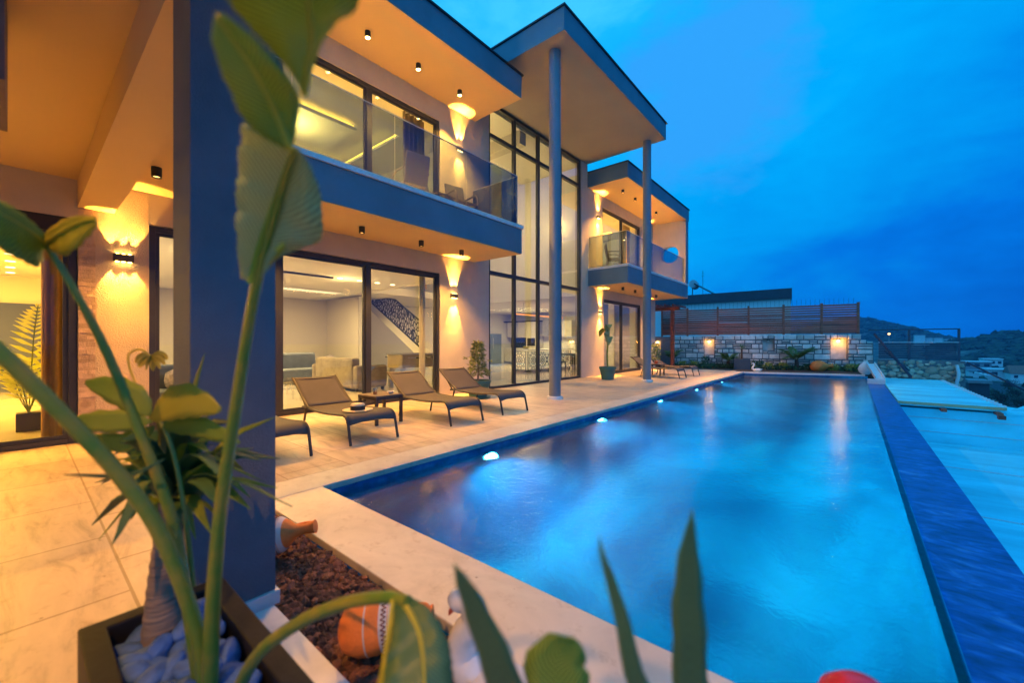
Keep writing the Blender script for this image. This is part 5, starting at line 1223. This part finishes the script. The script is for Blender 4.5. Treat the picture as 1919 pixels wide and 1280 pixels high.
for k in range(7):
    a = R(200 + 26 * k); c = Vector(at(283, 668, 1.45)); q = at(283 + 32 * math.cos(a), 672 - 26 * math.sin(a) * .9, 1.45 - .02 * (k % 3)); m = MB(); leafstrip(m, bez([c, c.lerp(q, .6) + Vector((0, 0, .012)), q], 8), .014, (0, 0, 1), .3, k); m.build('dry_flower', 'dry', t, smooth=True)
MB().tube(bez([at(283, 668, 1.45), at(262, 655, 1.44), at(240, 670, 1.42), at(258, 730, 1.35), at(285, 790, 1.25)], 20), .004, 6).build('flower_stalk', 'dry', t, smooth=True)
# drooping leaf lower centre
leaf_edges([((745, 1118, .76), (738, 1122, .76), (755, 1116, .76)), ((768, 1145, .73), (735, 1185, .70), (795, 1132, .73)), ((788, 1190, .70), (722, 1245, .66), (824, 1168, .71)), ((795, 1250, .66), (715, 1330, .62), (845, 1225, .68)), ((800, 1340, .62), (705, 1420, .58), (850, 1310, .64))], 'blade')
leaf_edges([((738, 1125, .757), (734, 1150, .75), (744, 1120, .757)), ((728, 1190, .71), (722, 1215, .70), (742, 1180, .71)), ((718, 1260, .67), (706, 1290, .66), (738, 1245, .67)), ((708, 1330, .63), (690, 1350, .62), (730, 1320, .63))], 'leafyellow')
# sword leaf plant at the very front
t = empty('sword_leaf_plant', (-.29, .50, 0), 'spiky dark green sword leaf plant rising at the bottom edge', 'plant')
MB().lathe([(.07, .004), (.11, .24), (.12, .25), (.10, .25), (.001, .22)], (-.29, .48, 0), 24).build('pot', 'greenpot', t, smooth=True)
MB().tube([(-.29, .48, .22), (-.29, .53, .42)], [.03, .025], 8).build('stem', 'palmbark', t)
def blade(pp, wd, mt='blade'):
    pts = [(-.29, .53, .40)] + [at(*p) for p in pp]; n = 18; mid = bez(pts, n); k = len(wd) - 1; W_ = []
    for i in range(n):
        f = i / (n - 1) * k; j = min(int(f), k - 1); W_.append(wd[j] + (wd[j + 1] - wd[j]) * (f - j))
    m = MB(); leafstrip(m, mid, W_, (RGT.x, RGT.y, .0), .10); return m.build('sword_leaf', mt, t, smooth=True, solid=.0015)
blade([(1296, 1420, .62), (1294, 1280, .6), (1290, 1150, .58), (1290, 1050, .57), (1297, 953, .56)], [.012, .025, .0255, .0235, .016, .0003])
blade([(1230, 1420, .6), (1190, 1270, .58), (1157, 1130, .57), (1130, 1045, .56), (1122, 1000, .56)], [.01, .019, .014, .009, .004, .0003])
blade([(995, 1420, .62), (950, 1290, .58), (905, 1175, .55), (872, 1100, .53), (850, 1056, .52)], [.012, .028, .026, .019, .011, .0004])
blade([(1040, 1440, .6), (1050, 1330, .59), (1040, 1250, .585), (1062, 1205, .58), (1074, 1196, .575)], [.012, .045, .046, .045, .032, .004], 'leaf')
# clay jugs
JP = [(.45, 0), (.75, .05), (.98, .20), (1, .38), (.86, .54), (.55, .66), (.30, .74), (.25, .86), (.30, .96), (.34, 1.0), (.24, 1.0)]
def jug(mouth, foot, r, label):
    t, a, rot, L = amphora('clay_jug', mouth, foot, r, label, 'terracotta', JP, 'jug')
    t['group'] = 'painted clay jugs lying in the lava bed'
    def band(z0, z1, r0, r1, mat, nm): MB().lathe([(r0 * r + .0012, z0 * L), (r1 * r + .0012, z1 * L)], a, 36, rot, caps=False).build(nm, mat, t, smooth=True)
    band(.455, .54, .945, .862, 'slip', 'painted_band'); band(.545, .60, .855, .70, 'slip', 'painted_band'); band(.30, .315, 1.0, 1.0, 'slip', 'painted_line')
    zz = MB()
    for k in range(72):
        a0, a1 = 6.283 * k / 72, 6.283 * (k + 1) / 72; P = []
        for an_, up in ((a0, k % 2), (a1, 1 - k % 2)):
            f = .48 + .05 * up; q = .945 + (.862 - .945) * (f - .455) / .085; P.append(a + rot @ Vector(((q * r + .003) * math.cos(an_), (q * r + .003) * math.sin(an_), f * L)))
        zz.bar(P[0], P[1], .004, .002)
    zz.build('zigzag_line', 'rust_line', t)
    h = [a + rot @ Vector((r * .26, 0, .92 * L)), a + rot @ Vector((r * .62, 0, .90 * L)), a + rot @ Vector((r * .80, 0, .76 * L)), a + rot @ Vector((r * .68, 0, .60 * L))]
    MB().tube(bez(h, 14), .011, 8).build('handle', 'terracotta', t, smooth=True)
jug((-2.47, 1.13, .15), (-2.74, .83, .075), .115, 'painted clay jug lying just right of the grey pillar')
jug((-1.33, 1.09, .13), (-1.585, .83, .085), .105, 'painted clay jug lying under the arching leaf stalk')
sw = swan(-.93, 1.05, -.03, .62, 187, 'large white ceramic swan in the lava bed behind the front leaves', 1.5)
t = empty('red_vase', (.015, 1.10, -.05), 'glossy red rounded vase peeping in at the bottom edge', 'vase')
MB().lathe([(.05, .0), (.075, .10), (.085, .30), (.088, .48), (.086, .53), (.07, .575), (.04, .60), (.001, .606)], (.015, 1.10, -.05), 32).build('body', 'redglaze', t, smooth=True)

# ------------------------------------------------------------------ dusk air
hz_ = MB().box(-240, 420, -30, 1100, -16, 75).build('haze', 'soil'); hz_['kind'] = 'stuff'
hm = bpy.data.materials.new('dusk_haze'); hm.use_nodes = True; nt = hm.node_tree; nt.nodes.clear()
vo = N(nt, 'ShaderNodeVolumePrincipled', Density=.00042, Anisotropy=.2); vo.inputs['Color'].default_value = (.28, .52, 1, 1); ho = N(nt, 'ShaderNodeOutputMaterial'); nt.links.new(vo.outputs[0], ho.inputs['Volume'])
hz_.data.materials[0] = hm
# ------------------------------------------------------------------ render settings
sc.view_settings.view_transform = 'Standard'; sc.view_settings.look = 'None'; sc.view_settings.exposure = 0.0; sc.view_settings.gamma = 1
sc.cycles.use_denoising = True; sc.cycles.denoiser = 'OPENIMAGEDENOISE'
sc.cycles.max_bounces = 8; sc.cycles.volume_bounces = 0; sc.cycles.diffuse_bounces = 4; sc.cycles.glossy_bounces = 4; sc.cycles.transparent_max_bounces = 24; sc.cycles.transmission_bounces = 4
sc.cycles.caustics_reflective = False; sc.cycles.caustics_refractive = False; sc.cycles.sample_clamp_indirect = 25
